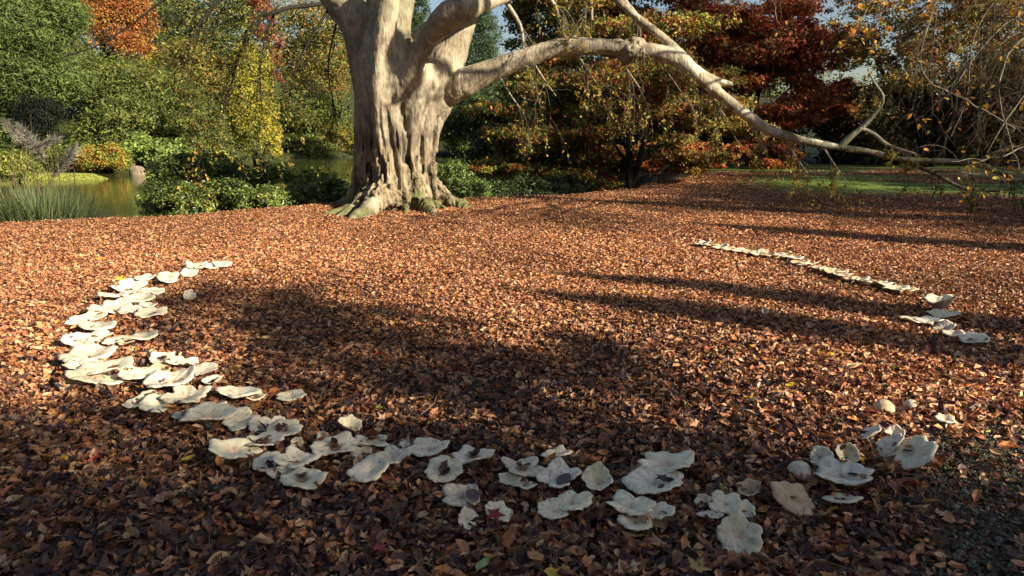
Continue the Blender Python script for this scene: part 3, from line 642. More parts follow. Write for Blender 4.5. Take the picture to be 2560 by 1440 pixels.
LIMB = [(1122, 228, 13.4, 36), (1165, 205, 13.25, 37), (1250, 168, 12.9, 32), (1330, 140, 12.6, 29), (1385, 122, 12.4, 28), (1430, 117, 12.2, 30), (1500, 116, 12.0, 24), (1555, 120, 11.8, 26), (1582, 127, 11.7, 30), (1610, 127, 11.6, 26),
        (1690, 145, 11.3, 26), (1735, 180, 11.1, 23), (1790, 228, 10.8, 19), (1850, 275, 10.6, 17.5), (1905, 315, 10.4, 18), (1955, 337, 10.2, 16), (2040, 358, 10.0, 12.5), (2110, 370, 9.9, 11), (2180, 380, 9.8, 10), (2260, 398, 9.6, 9), (2350, 402, 9.5, 8)]
def build_beech():
    o = thing('beech_tree', 'massive old beech with smooth pale fluted trunk and long arching limb', 'tree', TB)
    mb = MB(); rng = np.random.RandomState(8)
    # fluted bole
    rows = [(548, 868, 1108), (520, 868, 1108), (500, 870, 1100), (470, 876, 1092), (440, 880, 1087), (400, 881, 1084), (360, 883, 1087), (320, 884, 1096), (300, 885, 1104), (280, 885, 1114), (240, 886, 1140), (200, 888, 1140), (165, 892, 1130)]
    zs = [P(985, r[0], TB[1])[2] for r in rows]; xl = [P(r[1], r[0], TB[1])[0] for r in rows]; xr = [P(r[2], r[0], TB[1])[0] for r in rows]
    zz = np.linspace(-.45, zs[-1], 110); L_ = np.interp(zz, zs, xl); R_ = np.interp(zz, zs, xr); th = np.linspace(0, 2*math.pi, 161)[:-1]
    TH, ZZ = np.meshgrid(th, zz); tw = TH+.10*ZZ*np.sin(TH*2+1)+.05*ZZ
    flute = np.zeros_like(TH)
    for f, a, ph in ((7, .085, .4), (11, .07, 1.9), (17, .03, 3.1), (4, .05, 5.)): flute += a*np.abs(np.cos(f*.5*tw+ph+.6*np.sin(ZZ*1.3+f)))
    flute -= .11
    flute *= .55+.6*sst((2.6-ZZ)/2)
    for a0, dp, wd in ((239, .15, .09), (262, .13, .07), (283, .17, .075), (300, .12, .06), (318, .14, .07), (222, .10, .07)):
        ang = R(a0)+.05*np.sin(ZZ*2.1+a0)+.035*np.sin(ZZ*5+a0*2); flute -= 1.45*dp*np.exp(-((TH-ang)/wd)**2)*sst((2.5-ZZ)/.7)*(.6+.4*sst((ZZ+.1)/.5))
    rx = (R_-L_)/2*.93; cx = (R_+L_)/2
    rr = rx[:, None]*(1+flute)
    flare = np.clip((.42-ZZ)/.7, 0, 1.3)**2; lob = .5+.5*np.cos(6*tw+1.0); rr = rr*(1+flare*(.06+.22*lob))
    V = np.stack([cx[:, None]+rr*np.cos(TH), TB[1]+rr*.95*np.sin(TH), ZZ], -1).reshape(-1, 3); n1 = len(th); n2 = len(zz)
    i = (np.arange(n2-1)[:, None]*n1); j = np.arange(n1)[None]; F = np.stack([i+j, i+(j+1) % n1, i+n1+(j+1) % n1, i+n1+j], -1).reshape(-1, 4)
    mb.add(V, F)
    for rr_, zc in ((0, zz[0]), (n2-1, zz[-1])):
        ring = V[rr_*n1:(rr_+1)*n1]; c = ring.mean(0); t = np.array([(k, (k+1) % n1, n1) for k in range(n1)])
        if rr_ == 0: t = t[:, ::-1]
        mb.add(np.vstack([ring, c]), t)
    def limb(ks, seg=20): tube(mb, [k[0] for k in ks], [k[1]*(.84+.14*min(1, max(0, (k[1]-.12)/.25))) for k in ks], seg, .12)
    limb([K(945, 260, 13.6, 55), K(922, 160, 13.6, 50), K(905, 70, 13.6, 50), K(862, 0, 13.7, 52), K(790, -110, 13.8, 46), K(700, -260, 13.9, 36), K(600, -420, 14, 24)])
    limb([K(965, 260, 13.5, 70), K(962, 160, 13.4, 66), K(968, 70, 13.5, 58), K(985, -10, 13.6, 50), K(1000, -140, 13.7, 44), K(1020, -380, 13.8, 34), K(1000, -600, 14, 20)])
    limb([K(1000, 280, 13.7, 50), K(1030, 150, 13.9, 40), K(1048, 95, 14.0, 22), K(1080, 62, 14.1, 17), K(1130, 30, 14.2, 17)])
    limb([K(1040, 370, 13.6, 26), K(1058, 310, 13.6, 40), K(1078, 255, 13.55, 52), K(1100, 190, 13.5, 56), K(1125, 120, 13.5, 46), K(1150, 60, 13.5, 38), K(1185, -30, 13.6, 36), K(1240, -200, 13.7, 30), K(1300, -420, 13.8, 20)])
    limb([K(960, 268, 13.2, 30), K(990, 235, 12.95, 29), K(1026, 190, 12.75, 25), K(1050, 135, 12.6, 26), K(1080, 82, 12.5, 31), K(1125, 40, 12.3, 38), K(1180, 12, 12.2, 32), K(1262, -18, 12.96, 24), K(1380, -70, 12.96, 20), K(1560, -160, 12.96, 14)])
    # vertical ribs between root and limb
    def rib(pts, inset=.35):
        ks = []
        for x_, y_, r_ in pts:
            q = min(.97, abs(x_-985)/106.); r = r_/ppm(13.5); fl = .25*max(0, (y_-440)/90.)
            ks.append((P(x_, y_, TB[1]-.80*math.sqrt(1-q*q)+r*inset-fl), r))
        tube(mb, [k[0] for k in ks], [k[1] for k in ks], 14, .1)
    rib([(975, 520, 34), (966, 440, 27), (958, 340, 25), (953, 240, 26), (955, 140, 26), (965, 50, 28), (980, -60, 26)], .12)
    rib([(1012, 512, 20), (1008, 440, 17), (1000, 360, 18), (985, 300, 20), (975, 262, 22)], .2)
    rib([(1035, 500, 22), (1030, 420, 18), (1033, 340, 17), (1040, 270, 20), (1045, 225, 22)], .1)
    rib([(1062, 505, 18), (1060, 420, 16), (1066, 340, 18), (1078, 270, 22), (1090, 230, 26)], .1)
    rib([(1082, 500, 16), (1076, 430, 15), (1083, 350, 16), (1092, 300, 18)], .3)
    rib([(905, 520, 22), (908, 440, 16), (905, 350, 16), (903, 250, 18)], .6)
    rib([(925, 528, 20), (930, 480, 14), (928, 430, 10)], .2)
    limb([K(1050, 280, 13.6, 24), K(1090, 250, 13.55, 32)]+[K(k[0], k[1], k[2], k[3]*(1 if k[0] < 1200 else .88)) for k in LIMB], 18)
    # burl and knob
    for (px, py, Y, r) in ((1578, 130, 11.62, 30), (1590, 112, 11.7, 24), (1568, 146, 11.6, 20), (1432, 98, 12.2, 14)):
        c, rad = K(px, py, Y, r); tube(mb, [c-np.array([0, 0, rad*.7]), c-np.array([0, 0, rad*.4]), c, c+np.array([0, 0, rad*.4]), c+np.array([0, 0, rad*.7])], [rad*.5, rad*.88, rad, rad*.88, rad*.5], 12)
    # second thin limb meeting the long limb
    limb([K(1500, -60, 11.3, 10.5), K(1545, 0, 11.3, 10.5), K(1600, 50, 11.25, 11.5), K(1655, 92, 11.2, 13), (K(1700, 135, 11.2, 14)), K(1745, 178, 11.1, 14), K(1785, 198, 11.0, 11), K(1832, 212, 10.8, 8)], 12)
    # roots
    def root(px, py, r, side=0.0, h=.42):
        e = G(px, py); c0 = TB.copy(); v = e-c0; nrm = np.array([-v[1], v[0], 0])/np.hypot(v[0], v[1])
        pts = [c0+v*f+nrm*side*math.sin(f*3.1)+np.array([0, 0, z]) for f, z in ((.30, h*1.5), (.52, h), (.68, h*.55), (.83, h*.26), (1.0, r*.15), (1.15, -r*.9))]
        for p_ in pts[2:]: p_[2] += gz(p_[0], p_[1])*.7
        tube(mb, pts, [r*1.5, r*1.35, r*1.1, r*.85, r*.6, r*.3], 14, .06)
    root(816, 541, .10, .14, .30); root(848, 544, .10, -.10, .30); root(885, 549, .17, .05, .30)
    root(940, 539, .11, -.1, .22); root(1012, 536, .11, .05, .26); root(1082, 538, .14, .14, .24); root(1168, 524, .13, .1, .42); root(1120, 526, .10, -.05, .3); root(1195, 521, .08, -.12, .3)
    for a in (.4, 1.2, 2.2, 2.9):
        d = np.array([math.cos(a), math.sin(a), 0]); tube(mb, [TB+d*.6+[0, 0, .3], TB+d*1.1+[0, 0, .08], TB+d*1.7-[0, 0, .1]], [.25, .16, .06], 10, .1)
    raw = mb.build('trunk', M_BARK)
    m = raw.modifiers.new('r', 'REMESH'); m.mode = 'VOXEL'; m.voxel_size = .021; m.use_smooth_shade = True
    s = raw.modifiers.new('s', 'SMOOTH'); s.factor = .5; s.iterations = 4
    dg = bpy.context.evaluated_depsgraph_get(); me = bpy.data.meshes.new_from_object(raw.evaluated_get(dg))
    nv = len(me.vertices); V = np.empty(nv*3, np.float32); me.vertices.foreach_get('co', V); V = V.reshape(-1, 3).astype(float)
    N = np.empty(nv*3, np.float32); me.vertex_normals.foreach_get('vector', N) if hasattr(me, 'vertex_normals') else None; N = N.reshape(-1, 3)
    F = np.empty(len(me.loops), np.int32); me.loops.foreach_get('vertex_index', F); 
    lt = np.empty(len(me.polygons), np.int32); me.polygons.foreach_get('loop_total', lt)
    bpy.data.objects.remove(raw)
    x, y, z = V.T; low = sst((1.7-z)/1.2)*(np.hypot(x-TB[0], y-TB[1]) < 1.6)
    dist = np.hypot(x-TB[0], y-TB[1]); onb = dist < 1.5
    q = V*[1, 1, .3]
    q2 = V*[1, 1, .22]; low = low*(.35+.65*sst((z-.25)/.4)); rough = (noise(q2*9, 1)-.5)*.085+(noise(q2*24, 2)-.5)*.075
    rg = (noise(q*13+5, 4)); rough += -.09*sst((rg-.58)/.07)
    smooth_ = (noise(V*[3, 3, 1.2], 5)-.5)*.06*onb+(noise(V*6, 6)-.5)*.018+(noise(V*16, 9)-.5)*.008
    brl = np.exp(-((V-K(1580, 128, 11.65, 1)[0])**2).sum(1)/.05); rough2 = (noise(V*18, 7)-.4)*.14*brl
    ck = noise(V*[14, 14, 2.2]+3, 24); V += N*(rough*low+smooth_+rough2-.045*sst((ck-.62)/.08)*onb*(.2+.8*sst((2.3-z)/1.2)))[:, None]
    # colour
    base = np.array([.37, .315, .225]); c = np.tile(base, (nv, 1))*(.48+.75*noise(V*[2.8, 2.8, .7], 12))[:, None]*(.8+.35*noise(V*[9, 9, 3], 21))[:, None]
    pat = sst((noise(V*4.5, 13)-.55)/.12)[:, None]; c = c*(1-.25*pat)+np.array([.42, .42, .30])*.25*pat
    rg2 = noise(V*[26, 26, 5.]+9, 23); rg3 = noise(V*[14, 14, 2.2]+3, 24); onb2 = onb*(.25+.75*sst((2.3-z)/1.2)); crev = np.clip(sst((rg-.56)/.1)*low+.7*sst((rg2-.62)/.1)*onb2+.8*sst((rg3-.64)/.08)*onb2, 0, 1)[:, None]; c = c*(1-.75*crev)
    low_b = (sst((1.9-z)/1.2)*onb*.8)[:, None]; c = c*(1-low_b)+c*np.array([.85, .78, .66])*low_b
    moss = .85*sst((.55-z+.7*(noise(V*3, 14)-.5))/.4)*sst((noise(V*2.2, 15)-.30)/.15)*sst((N[:, 2]+.35)/.5)
    out = x > 3.2
    moss = np.maximum(moss, out*sst((N[:, 2]-.15)/.4)*sst((noise(V*2.5, 16)-.42)/.12)*sst((x-4.2)/1.0)*.9)
    moss = np.maximum(moss, .22*sst((noise(V*1.3, 18)-.6)/.1)*(x < 0)*sst((z-2.8)/.6))
    c = c*(1-moss[:, None])+np.array([.11, .125, .035])*moss[:, None]
    dk2 = (sst((noise(V*[4, 4, 6.], 25)-.52)/.12)*sst((x-.3)/1.5)*.6)[:, None]; c = c*(1-dk2)+np.array([.17, .15, .095])*dk2
    lich = (.8*sst((noise(V*7, 17)-.52)/.1)*sst((x-2.6)/1.2))[:, None]; c = c*(1-lich)+np.array([.55, .56, .44])*lich
    dk = (sst((noise(V*9, 19)-.56)/.1)*sst((x-4.5)/1.0)*.6)[:, None]; c = c*(1-dk)+np.array([.14, .13, .09])*dk
    en = (sst((x-6.2)/2.2)*.75)[:, None]; c = c*(1-en)+np.array([.12, .13, .07])*en
    c = c*(1-.5*np.clip(brl, 0, 1)[:, None]*sst((noise(V*12, 20)-.4)/.2)[:, None])
    quad = F.reshape(-1, 4) if (lt == 4).all() else None
    t = mk('trunk', V, [quad] if quad is not None else [], c, M_BARK, o)
    # thin side branches, each with its own twigs and leaves
    YL = [(.34, .27, .04), (.42, .34, .05), (.26, .24, .05), (.34, .18, .04), (.20, .17, .04), (.45, .28, .03)]
    DL = [(.13, .14, .03), (.18, .18, .03), (.08, .10, .025), (.24, .16, .03), (.22, .22, .04), (.12, .15, .03)]
    DB = (.014, .012, .008)
    def branch(ks, twigs, seed, leaf=2.0, pal=YL, col=(.34, .31, .23), L=.9, droop=.8, seg=7, kids=3, depth=2, ls=.07, lean=(0, 0, 0)):
        rg = np.random.RandomState(seed); st = MB(); lf = []
        pts = [k[0] for k in ks]; rad = [k[1]*(.36 if col is DB else 1) for k in ks]; sp, sr = smooth_path(pts, rad, .12)
        tube(st, sp, sr, seg, None, col, True, .12, seed)
        for k in range(twigs):
            i = rg.randint(len(sp)//5, len(sp)-1); d = sp[i+1]-sp[i]; d /= np.linalg.norm(d)
            twig_tree(st, lf, sp[i], d+rg.normal(0, .7, 3)+np.array(lean), L*rg.uniform(.5, 1.2), min(.012, max(.005, sr[i]*.35)), rg, depth, droop, leaf, pal, ls, np.array(col)*(.45 if col is not DB else 1), .6, 5, kids)
        b = st.build('branch', M_BARK, o)
        emit_leaves(lf, 'foliage', M_LEAF, b)
    branch([K(2330, 402, 9.55, 8), K(2430, 408, 9.4, 7), K(2530, 440, 9.2, 6), K(2640, 450, 9.0, 5)], 16, 1, 2.5, DL, (.16, .15, .10))
    branch([K(2100, 368, 9.9, 10), K(2125, 342, 9.8, 8), K(2160, 314, 9.7, 6), K(2198, 270, 9.6, 4.5), K(2208, 240, 9.6, 3.5), K(2185, 205, 9.6, 2.5), K(2170, 170, 9.6, 1.5)], 6, 2, 2, YL, (.2, .2, .13), L=.45)
    branch([K(2150, 320, 9.75, 6), K(2185, 335, 9.7, 5), K(2220, 362, 9.6, 4.5), K(2290, 385, 9.4, 3)], 6, 3, 5, YL, L=.5)
    branch([K(2240, 395, 9.65, 6), K(2330, 430, 9.3, 5), K(2410, 470, 9.0, 4), K(2500, 478, 8.8, 3)], 9, 4, 3, DL, (.12, .10, .07), L=.5)
    branch([K(2400, 430, 9.2, 4), K(2470, 442, 9.0, 6), K(2520, 450, 8.9, 7), K(2600, 440, 8.8, 7)], 4, 5, 0, DL, (.3, .32, .2), L=.4)
    # hanging sprays below and above the long limb
    for i, (px, py, Y, ln, n) in enumerate([(1250, 195, 12.9, .9, 4), (1330, 150, 12.4, 1.1, 5), (1440, 130, 12.1, 1.5, 7), (1540, 130, 11.8, 1.2, 6), (1650, 150, 11.4, 1.1, 7), (1760, 210, 10.9, 1.1, 8), (1860, 290, 10.5, 1.0, 8), (1960, 345, 10.2, .9, 8), (2060, 370, 9.9, .9, 7)]):
        branch([K(px, py, Y, 3), K(px+25, py+40, Y-.2, 2), K(px+60, py+90, Y-.4, 1)], n, 20+i, 3.2, YL, (.3, .27, .19), L=ln*.9, droop=1.3)
    for i, (px, py, Y, qx, qy) in enumerate([(1262, 0, 12.0, 1310, 130), (1340, -40, 11.8, 1400, 60), (1440, -60, 11.5, 1480, 50), (1560, 0, 11.3, 1600, 90)]):
        branch([K(px, py, Y, 6), K((px+qx)/2+15, (py+qy)/2, Y-.1, 4.5), K(qx, qy, Y-.3, 3)], 7, 40+i, 3.5, YL[:4]+[(.16, .2, .04)], (.3, .28, .2), L=.9, droop=.8)
    # big drooping boughs, top left
    branch([K(800, 10, 13.3, 14), K(700, 25, 12.6, 11), K(640, 60, 12.2, 10), K(600, 130, 12.0, 8), K(575, 220, 11.8, 6), K(540, 300, 11.6, 4)], 30, 60, 5.5, DL, DB, L=1.1, droop=1.0, ls=.068)
    branch([K(820, 25, 13.5, 9), K(780, 90, 13.2, 7), K(740, 170, 13.0, 5), K(720, 260, 12.9, 3.5)], 16, 61, 2.6, DL, DB, L=1.0, droop=1.3)
    branch([K(700, -70, 13.3, 13), K(600, -30, 12.8, 11), K(520, 30, 12.4, 9), K(470, 110, 12.2, 6), K(450, 180, 12.0, 3.5)], 26, 62, 3.6, DL, DB, L=1.1, droop=.8)
    branch([K(560, -60, 12.8, 9), K(440, -20, 12.2, 8), K(330, 60, 11.9, 6), K(240, 115, 11.7, 4.5), K(150, 145, 11.6, 2.5)], 16, 63, .5, DL, DB, L=.9, droop=.5)
    branch([K(840, 60, 13.6, 7), K(820, 170, 13.5, 5), K(835, 290, 13.5, 3), K(800, 380, 13.4, 2)], 12, 64, 1.6, DL, DB, L=.9, droop=1.4)
    branch([K(690, 20, 12.8, 9), K(660, 110, 12.6, 7), K(650, 200, 12.4, 5), K(655, 290, 12.3, 3), K(640, 350, 12.2, 2)], 20, 65, 3.5, DL, DB, L=.9, droop=1.2)
    branch([K(560, 240, 11.8, 5), K(530, 330, 11.6, 4), K(500, 400, 11.4, 3), K(470, 450, 11.3, 2)], 10, 66, 2.2, YL, DB, L=.7, droop=1.0)
    # crown above the frame
    mb = MB(); rg = np.random.RandomState(5)
    for k in range(16):
        a = rg.uniform(0, 6.28); rad = rg.uniform(1.5, 5.5); c = TB+np.array([math.cos(a)*rad, math.sin(a)*rad, rg.uniform(6.4, 11)])
        blob_leaves(mb, [(c, (1.5, 1.5, .8), 500)], .09, rg, DL+YL[:2], cl=14)
    mb.build('crown', M_LEAF, o, smooth=False)
build_beech()

# ------------------------------------------------------------------ bare branching tree, trunk outside the frame at right
KD[0] = 0.0
def SCp(t, c, z): return np.array([t*SUN_H[0]-c*SUN_H[1], t*SUN_H[1]+c*SUN_H[0], z])
def right_tree():
    base = np.array([10.2, 10.5, gz(10.2, 10.5)]); o = thing('hanging_tree', 'tree with bare drooping twigs and a few golden leaves at the upper right', 'tree', base)
    mb = MB(); tube(mb, [base-[0, 0, .2], base+[.05, 0, 1.5], base+[-.1, -.1, 3.5], base+[.1, -.2, 6]], [.34, .26, .22, .12], 14, .3, (.2, .18, .13), True, .08); mb.build('trunk', M_BARK, o)
    GOLD = [(.55, .33, .03), (.5, .24, .03), (.42, .34, .05), (.3, .12, .03)]
    sets = [([K(2900, -120, 10, 12), K(2700, -40, 9.5, 9), K(2560, 30, 9, 7), K(2470, 100, 8.8, 5), K(2400, 200, 8.6, 3.5)], 18, 0.25, 1.0),
            ([K(2900, -200, 10, 12), K(2600, -100, 9, 9), K(2370, -30, 8.7, 7), K(2320, 60, 8.6, 6), K(2300, 150, 8.6, 5), K(2320, 200, 8.6, 4.5), K(2420, 250, 8.6, 4), K(2540, 320, 8.6, 3)], 14, .15, 1.0),
            ([K(2800, -60, 9, 9), K(2560, 90, 8.5, 7), K(2500, 200, 8.3, 5), K(2520, 330, 8.2, 3.5), K(2550, 420, 8.1, 2)], 16, .15, .9),
            ([K(2600, -60, 9, 7), K(2480, 10, 8.8, 5), K(2430, 120, 8.7, 4), K(2415, 250, 8.6, 3), K(2380, 340, 8.6, 2)], 12, .2, .7),
            ([K(2500, -100, 8.8, 7), K(2300, -60, 8.5, 5.5), K(2190, -10, 8.3, 4), K(2150, 60, 8.2, 3)], 14, 1.6, .6),
            ([K(2650, 60, 9, 6), K(2600, 180, 8.8, 5), K(2530, 280, 8.7, 4), K(2470, 380, 8.6, 2.5)], 14, .1, .9),
            ([K(2900, 250, 10, 8), K(2650, 330, 9.2, 6), K(2500, 390, 8.9, 4), K(2380, 400, 8.7, 2.5)], 16, .3, .8),
            ([K(2100, -80, 8.5, 4), K(1960, -30, 8.4, 3.5), K(1940, 60, 8.4, 2.5)], 5, .4, .6)]
    sets.append(([(np.array([7.6, 9.2, 6.6]), 14/150), (SCp(3.2, 10.85, 8.6), 60/150), (SCp(2.6, 10.76, 8.2), 65/150), (SCp(2, 10.7, 7.85), 65/150), (SCp(1.8, 10.7, 7.3), 62/150), (SCp(1.5, 10.7, 6.75), 56/150), (SCp(1.2, 10.6, 6.4), 15/150)], 3, .1, .5))  # added bough out of view, shaped to shade the limb crossing the trunk
    for q in (((6, 12.9, 8.2), (4, 12.1, 7.6), (3, 11.5, 7.2), (2.5, 10.9, 7.0), (2.5, 10.3, 6.7)), ((6, 13, 9.8), (4, 12.2, 9.2), (3, 11.6, 8.7), (2.6, 11.0, 8.3), (2.6, 10.4, 8.2))):
        sets.append(([(SCp(*p_), .06-.011*k_) for k_, p_ in enumerate(q)], 9, 1.2, .7))  # two more unseen leafy boughs, added to dapple the beech trunk with shade
    for i, (ks, tw, leaf, L) in enumerate(sets):
        rg = np.random.RandomState(300+i); st = MB(); lf = []; sp, sr = smooth_path([base+[0, 0, 3.5+.3*i]]+[k[0] for k in ks], [.03]+[k[1]*.38 for k in ks], .12); sp = sp+(noise(sp*[3, 3, 3.], 50+i)-.5)[:, None]*np.array([.16, .16, .05])+(noise(sp*9., 60+i)-.5)[:, None]*.05
        tube(st, sp, sr, 7, None, (.17, .15, .10), True, .1)
        for k in range(int(tw*2.0)):
            j = rg.randint(len(sp)//3, len(sp)-1); d = sp[j+1]-sp[j]; d /= np.linalg.norm(d)
            twig_tree(st, lf, sp[j], d+rg.normal(0, .6, 3), L*rg.uniform(.5, 1.1), min(.009, max(.004, sr[j]*.4)), rg, 2, .7, leaf*(.5 if i != 4 else .7), GOLD, .085, (.10, .085, .06), .55, 5, 4)
        b = st.build('branch', M_BARK, o); emit_leaves(lf, 'foliage', M_LEAF, b)
right_tree()

# ------------------------------------------------------------------ trees outside the frame that cast the shade
def SC(t, c, z): return np.array([t*SUN_H[0]-c*SUN_H[1], t*SUN_H[1]+c*SUN_H[0], z])
def shade_tree(label, blobs, base, seed, size=.24, trunk=.3, pal=DARKG, cl=20, shell=.3):
    b = base.copy(); b[2] = gz(b[0], b[1])-.05
    plant('evergreen_tree', label, 'evergreen', b, blobs, size, pal, seed=seed, trunk=trunk, cl=cl, shell=shell)
shade_tree('tall evergreen behind the camera shading the foreground', [(SC(20, -1.6, 8.6), (3.6, 3.6, 3.0), 9000), (SC(20, -.2, 6.6), (3.4, 3.4, 2.6), 8000), (SC(21, -3.5, 9.5), (4.5, 4.5, 4), 9000), (SC(20, -1, 3.5), (3.5, 3.5, 3), 6000),
            (SC(20, 1.25, 7.9), (2.5, 2.5, 2.4), 9000), (SC(20, 1.9, 6.6), (2.3, 2.3, 2.3), 5000), (SC(20, -.9, 10.7), (2.5, 2.5, 2.0), 6000), (SC(20, 2.6, 9.2), (.8, .8, .7), 900), (SC(20, -2.2, 12.3), (2.2, 2.2, 1.6), 4000),
            (SC(20, 3.6, 10.9), (.8, .8, .5), 330), (SC(20, 4.1, 10.1), (.8, .8, .5), 330), (SC(20, 4.1, 11.2), (.6, .6, .35), 160), (SC(20, 3.3, 10.2), (.8, .8, .5), 300), (SC(20, 4.3, 10.9), (.5, .5, .3), 90)], SC(20, -1, 0), 400)
def snag(t, c, ztop, r, label, seed):
    b = SC(t, c, 0); b[2] = gz(b[0], b[1])-.2; rng = np.random.RandomState(seed); o = thing('dead_trunk', label, 'tree trunk', b)
    mb = MB(); tp = SC(t, c, ztop); tube(mb, [b, (b*.6+tp*.4)+[.08, .05, 0], (b*.25+tp*.75)-[.06, .05, 0], b*.07+tp*.93, tp], [r*1.3, r*1.1, r*1.0, r*.85, r*.12], 12, .5, (.2, .17, .13), True, .2, seed)
    mb.build('trunk', M_BARK, o)
    for k in range(5):
        mb = MB(); z = ztop*rng.uniform(.5, .9); p = b+(tp-b)*(z/ztop); d = rng.normal(0, 1, 3); d[2] = abs(d[2])*.4; twig_tree(mb, [], p, d, .7, .03, rng, 1, .1, 0); mb.build('branch', M_WOOD, o)
snag(20, 6.75, 10.5, .32, 'slender dead trunk outside the frame on the right, farther', 1)
snag(20, 5.75, 10.5, .36, 'slender dead trunk outside the frame on the right, nearer', 2)
snag(20, 11.4, 10.4, .4, 'leaning dead trunk outside the frame, rightmost', 3)
rngc = np.random.RandomState(12); bl = []
for k in range(44):
    c = rngc.uniform(12.5, 22); c = c if not 18.8 < c < 20.8 else c-3; z = rngc.uniform(2.5, 10.8+.9*min(1, c-12.5)); bl.append((SC(22+rngc.uniform(-2, 2), c, z), (1.7, 1.7, .5), 560))
shade_tree('spreading tree outside the frame shading the far right of the leaves', bl, SC(22, 17, 0), 401, .2, cl=14, shell=.1)
for q, (t0, c0, c1, z0, z1, nb, lab) in enumerate([(26, 16.8, 27, 11.5, 23, 26, 'tall woodland tree outside the frame at right, nearest the clearing'), (36, 25, 38, 12, 29, 30, 'tall woodland tree outside the frame at right, behind the nearest one'), (38, 37, 52, 10, 30, 26, 'tall woodland tree outside the frame at right, farthest back')]):
    bl = []
    for k in range(nb):
        c = rngc.uniform(c0, c1); c = c if not 18.2 < c < 21.2 else c+4; z = rngc.uniform(z0, z1); z = z+5 if 22.3 < c < 27 and 2 < z-t0*.445 < 7 else z; bl.append((SC(t0+rngc.uniform(-2, 3), c, z), (2.3, 2.3, 1.4), 520))
    shade_tree(lab, bl, SC(t0, (c0+c1)/2, 0), 410+q, .34, .4, cl=16, shell=.1)
def added_back_wood():  # unseen trees added around the viewer to cut the sky light
    rng = np.random.RandomState(31); mb = MB()
    for k in range(150):
        a = R(rng.uniform(100, 372)); rad = rng.uniform(27, 36); c = np.array([rad*math.cos(a), rad*math.sin(a)+4, 0]); t = c[0]*SUN_H[0]+c[1]*SUN_H[1]
        zmax = 11 if t > 5 else 17
        if c[1] > 10 and c[0] < 0: continue
        blob_leaves(mb, [((c[0], c[1], rng.uniform(1.5, zmax-2)), (3.2, 3.2, 2.4), 520)], .6, rng, [DARKG, OLIVE, GREEN][rng.randint(3)], cl=20)
    tag(mb.build('added_woodland', M_LEAF, smooth=False), 'unseen woodland added behind and beside the viewer to block sky light', 'woodland', kind='stuff')
added_back_wood()

# ------------------------------------------------------------------ mushrooms
def mat_cap():
    m, n, b, out = new_mat('mushroom_flesh'); L = n.links
    a = n.nodes.new('ShaderNodeAttribute'); a.attribute_name = 'Col'; g = n.nodes.new('ShaderNodeNewGeometry')
    n1 = n.nodes.new('ShaderNodeTexNoise'); n1.inputs['Scale'].default_value = 28; n1.inputs['Detail'].default_value = 6; L.new(g.outputs['Position'], n1.inputs['Vector'])
    mr = n.nodes.new('ShaderNodeMapRange'); mr.inputs[1].default_value = .35; mr.inputs[2].default_value = .7; mr.inputs[3].default_value = .86; mr.inputs[4].default_value = 1.06; L.new(n1.outputs[0], mr.inputs[0])
    mx = n.nodes.new('ShaderNodeVectorMath'); mx.operation = 'SCALE'; L.new(a.outputs['Color'], mx.inputs[0]); L.new(mr.outputs[0], mx.inputs['Scale']); L.new(mx.outputs[0], b.inputs['Base Color'])
    b.inputs['Roughness'].default_value = .55; b.inputs['Specular IOR Level'].default_value = .35
    b.inputs['Subsurface Weight'].default_value = .12; b.inputs['Subsurface Radius'].default_value = (.012, .008, .005); b.inputs['Subsurface Scale'].default_value = .5
    bp = n.nodes.new('ShaderNodeBump'); bp.inputs['Strength'].default_value = .35; bp.inputs['Distance'].default_value = .004; L.new(n1.outputs[0], bp.inputs['Height']); L.new(bp.outputs[0], b.inputs['Normal'])
    return m
M_CAP = mat_cap()
CAPS = []; CAPPX = []
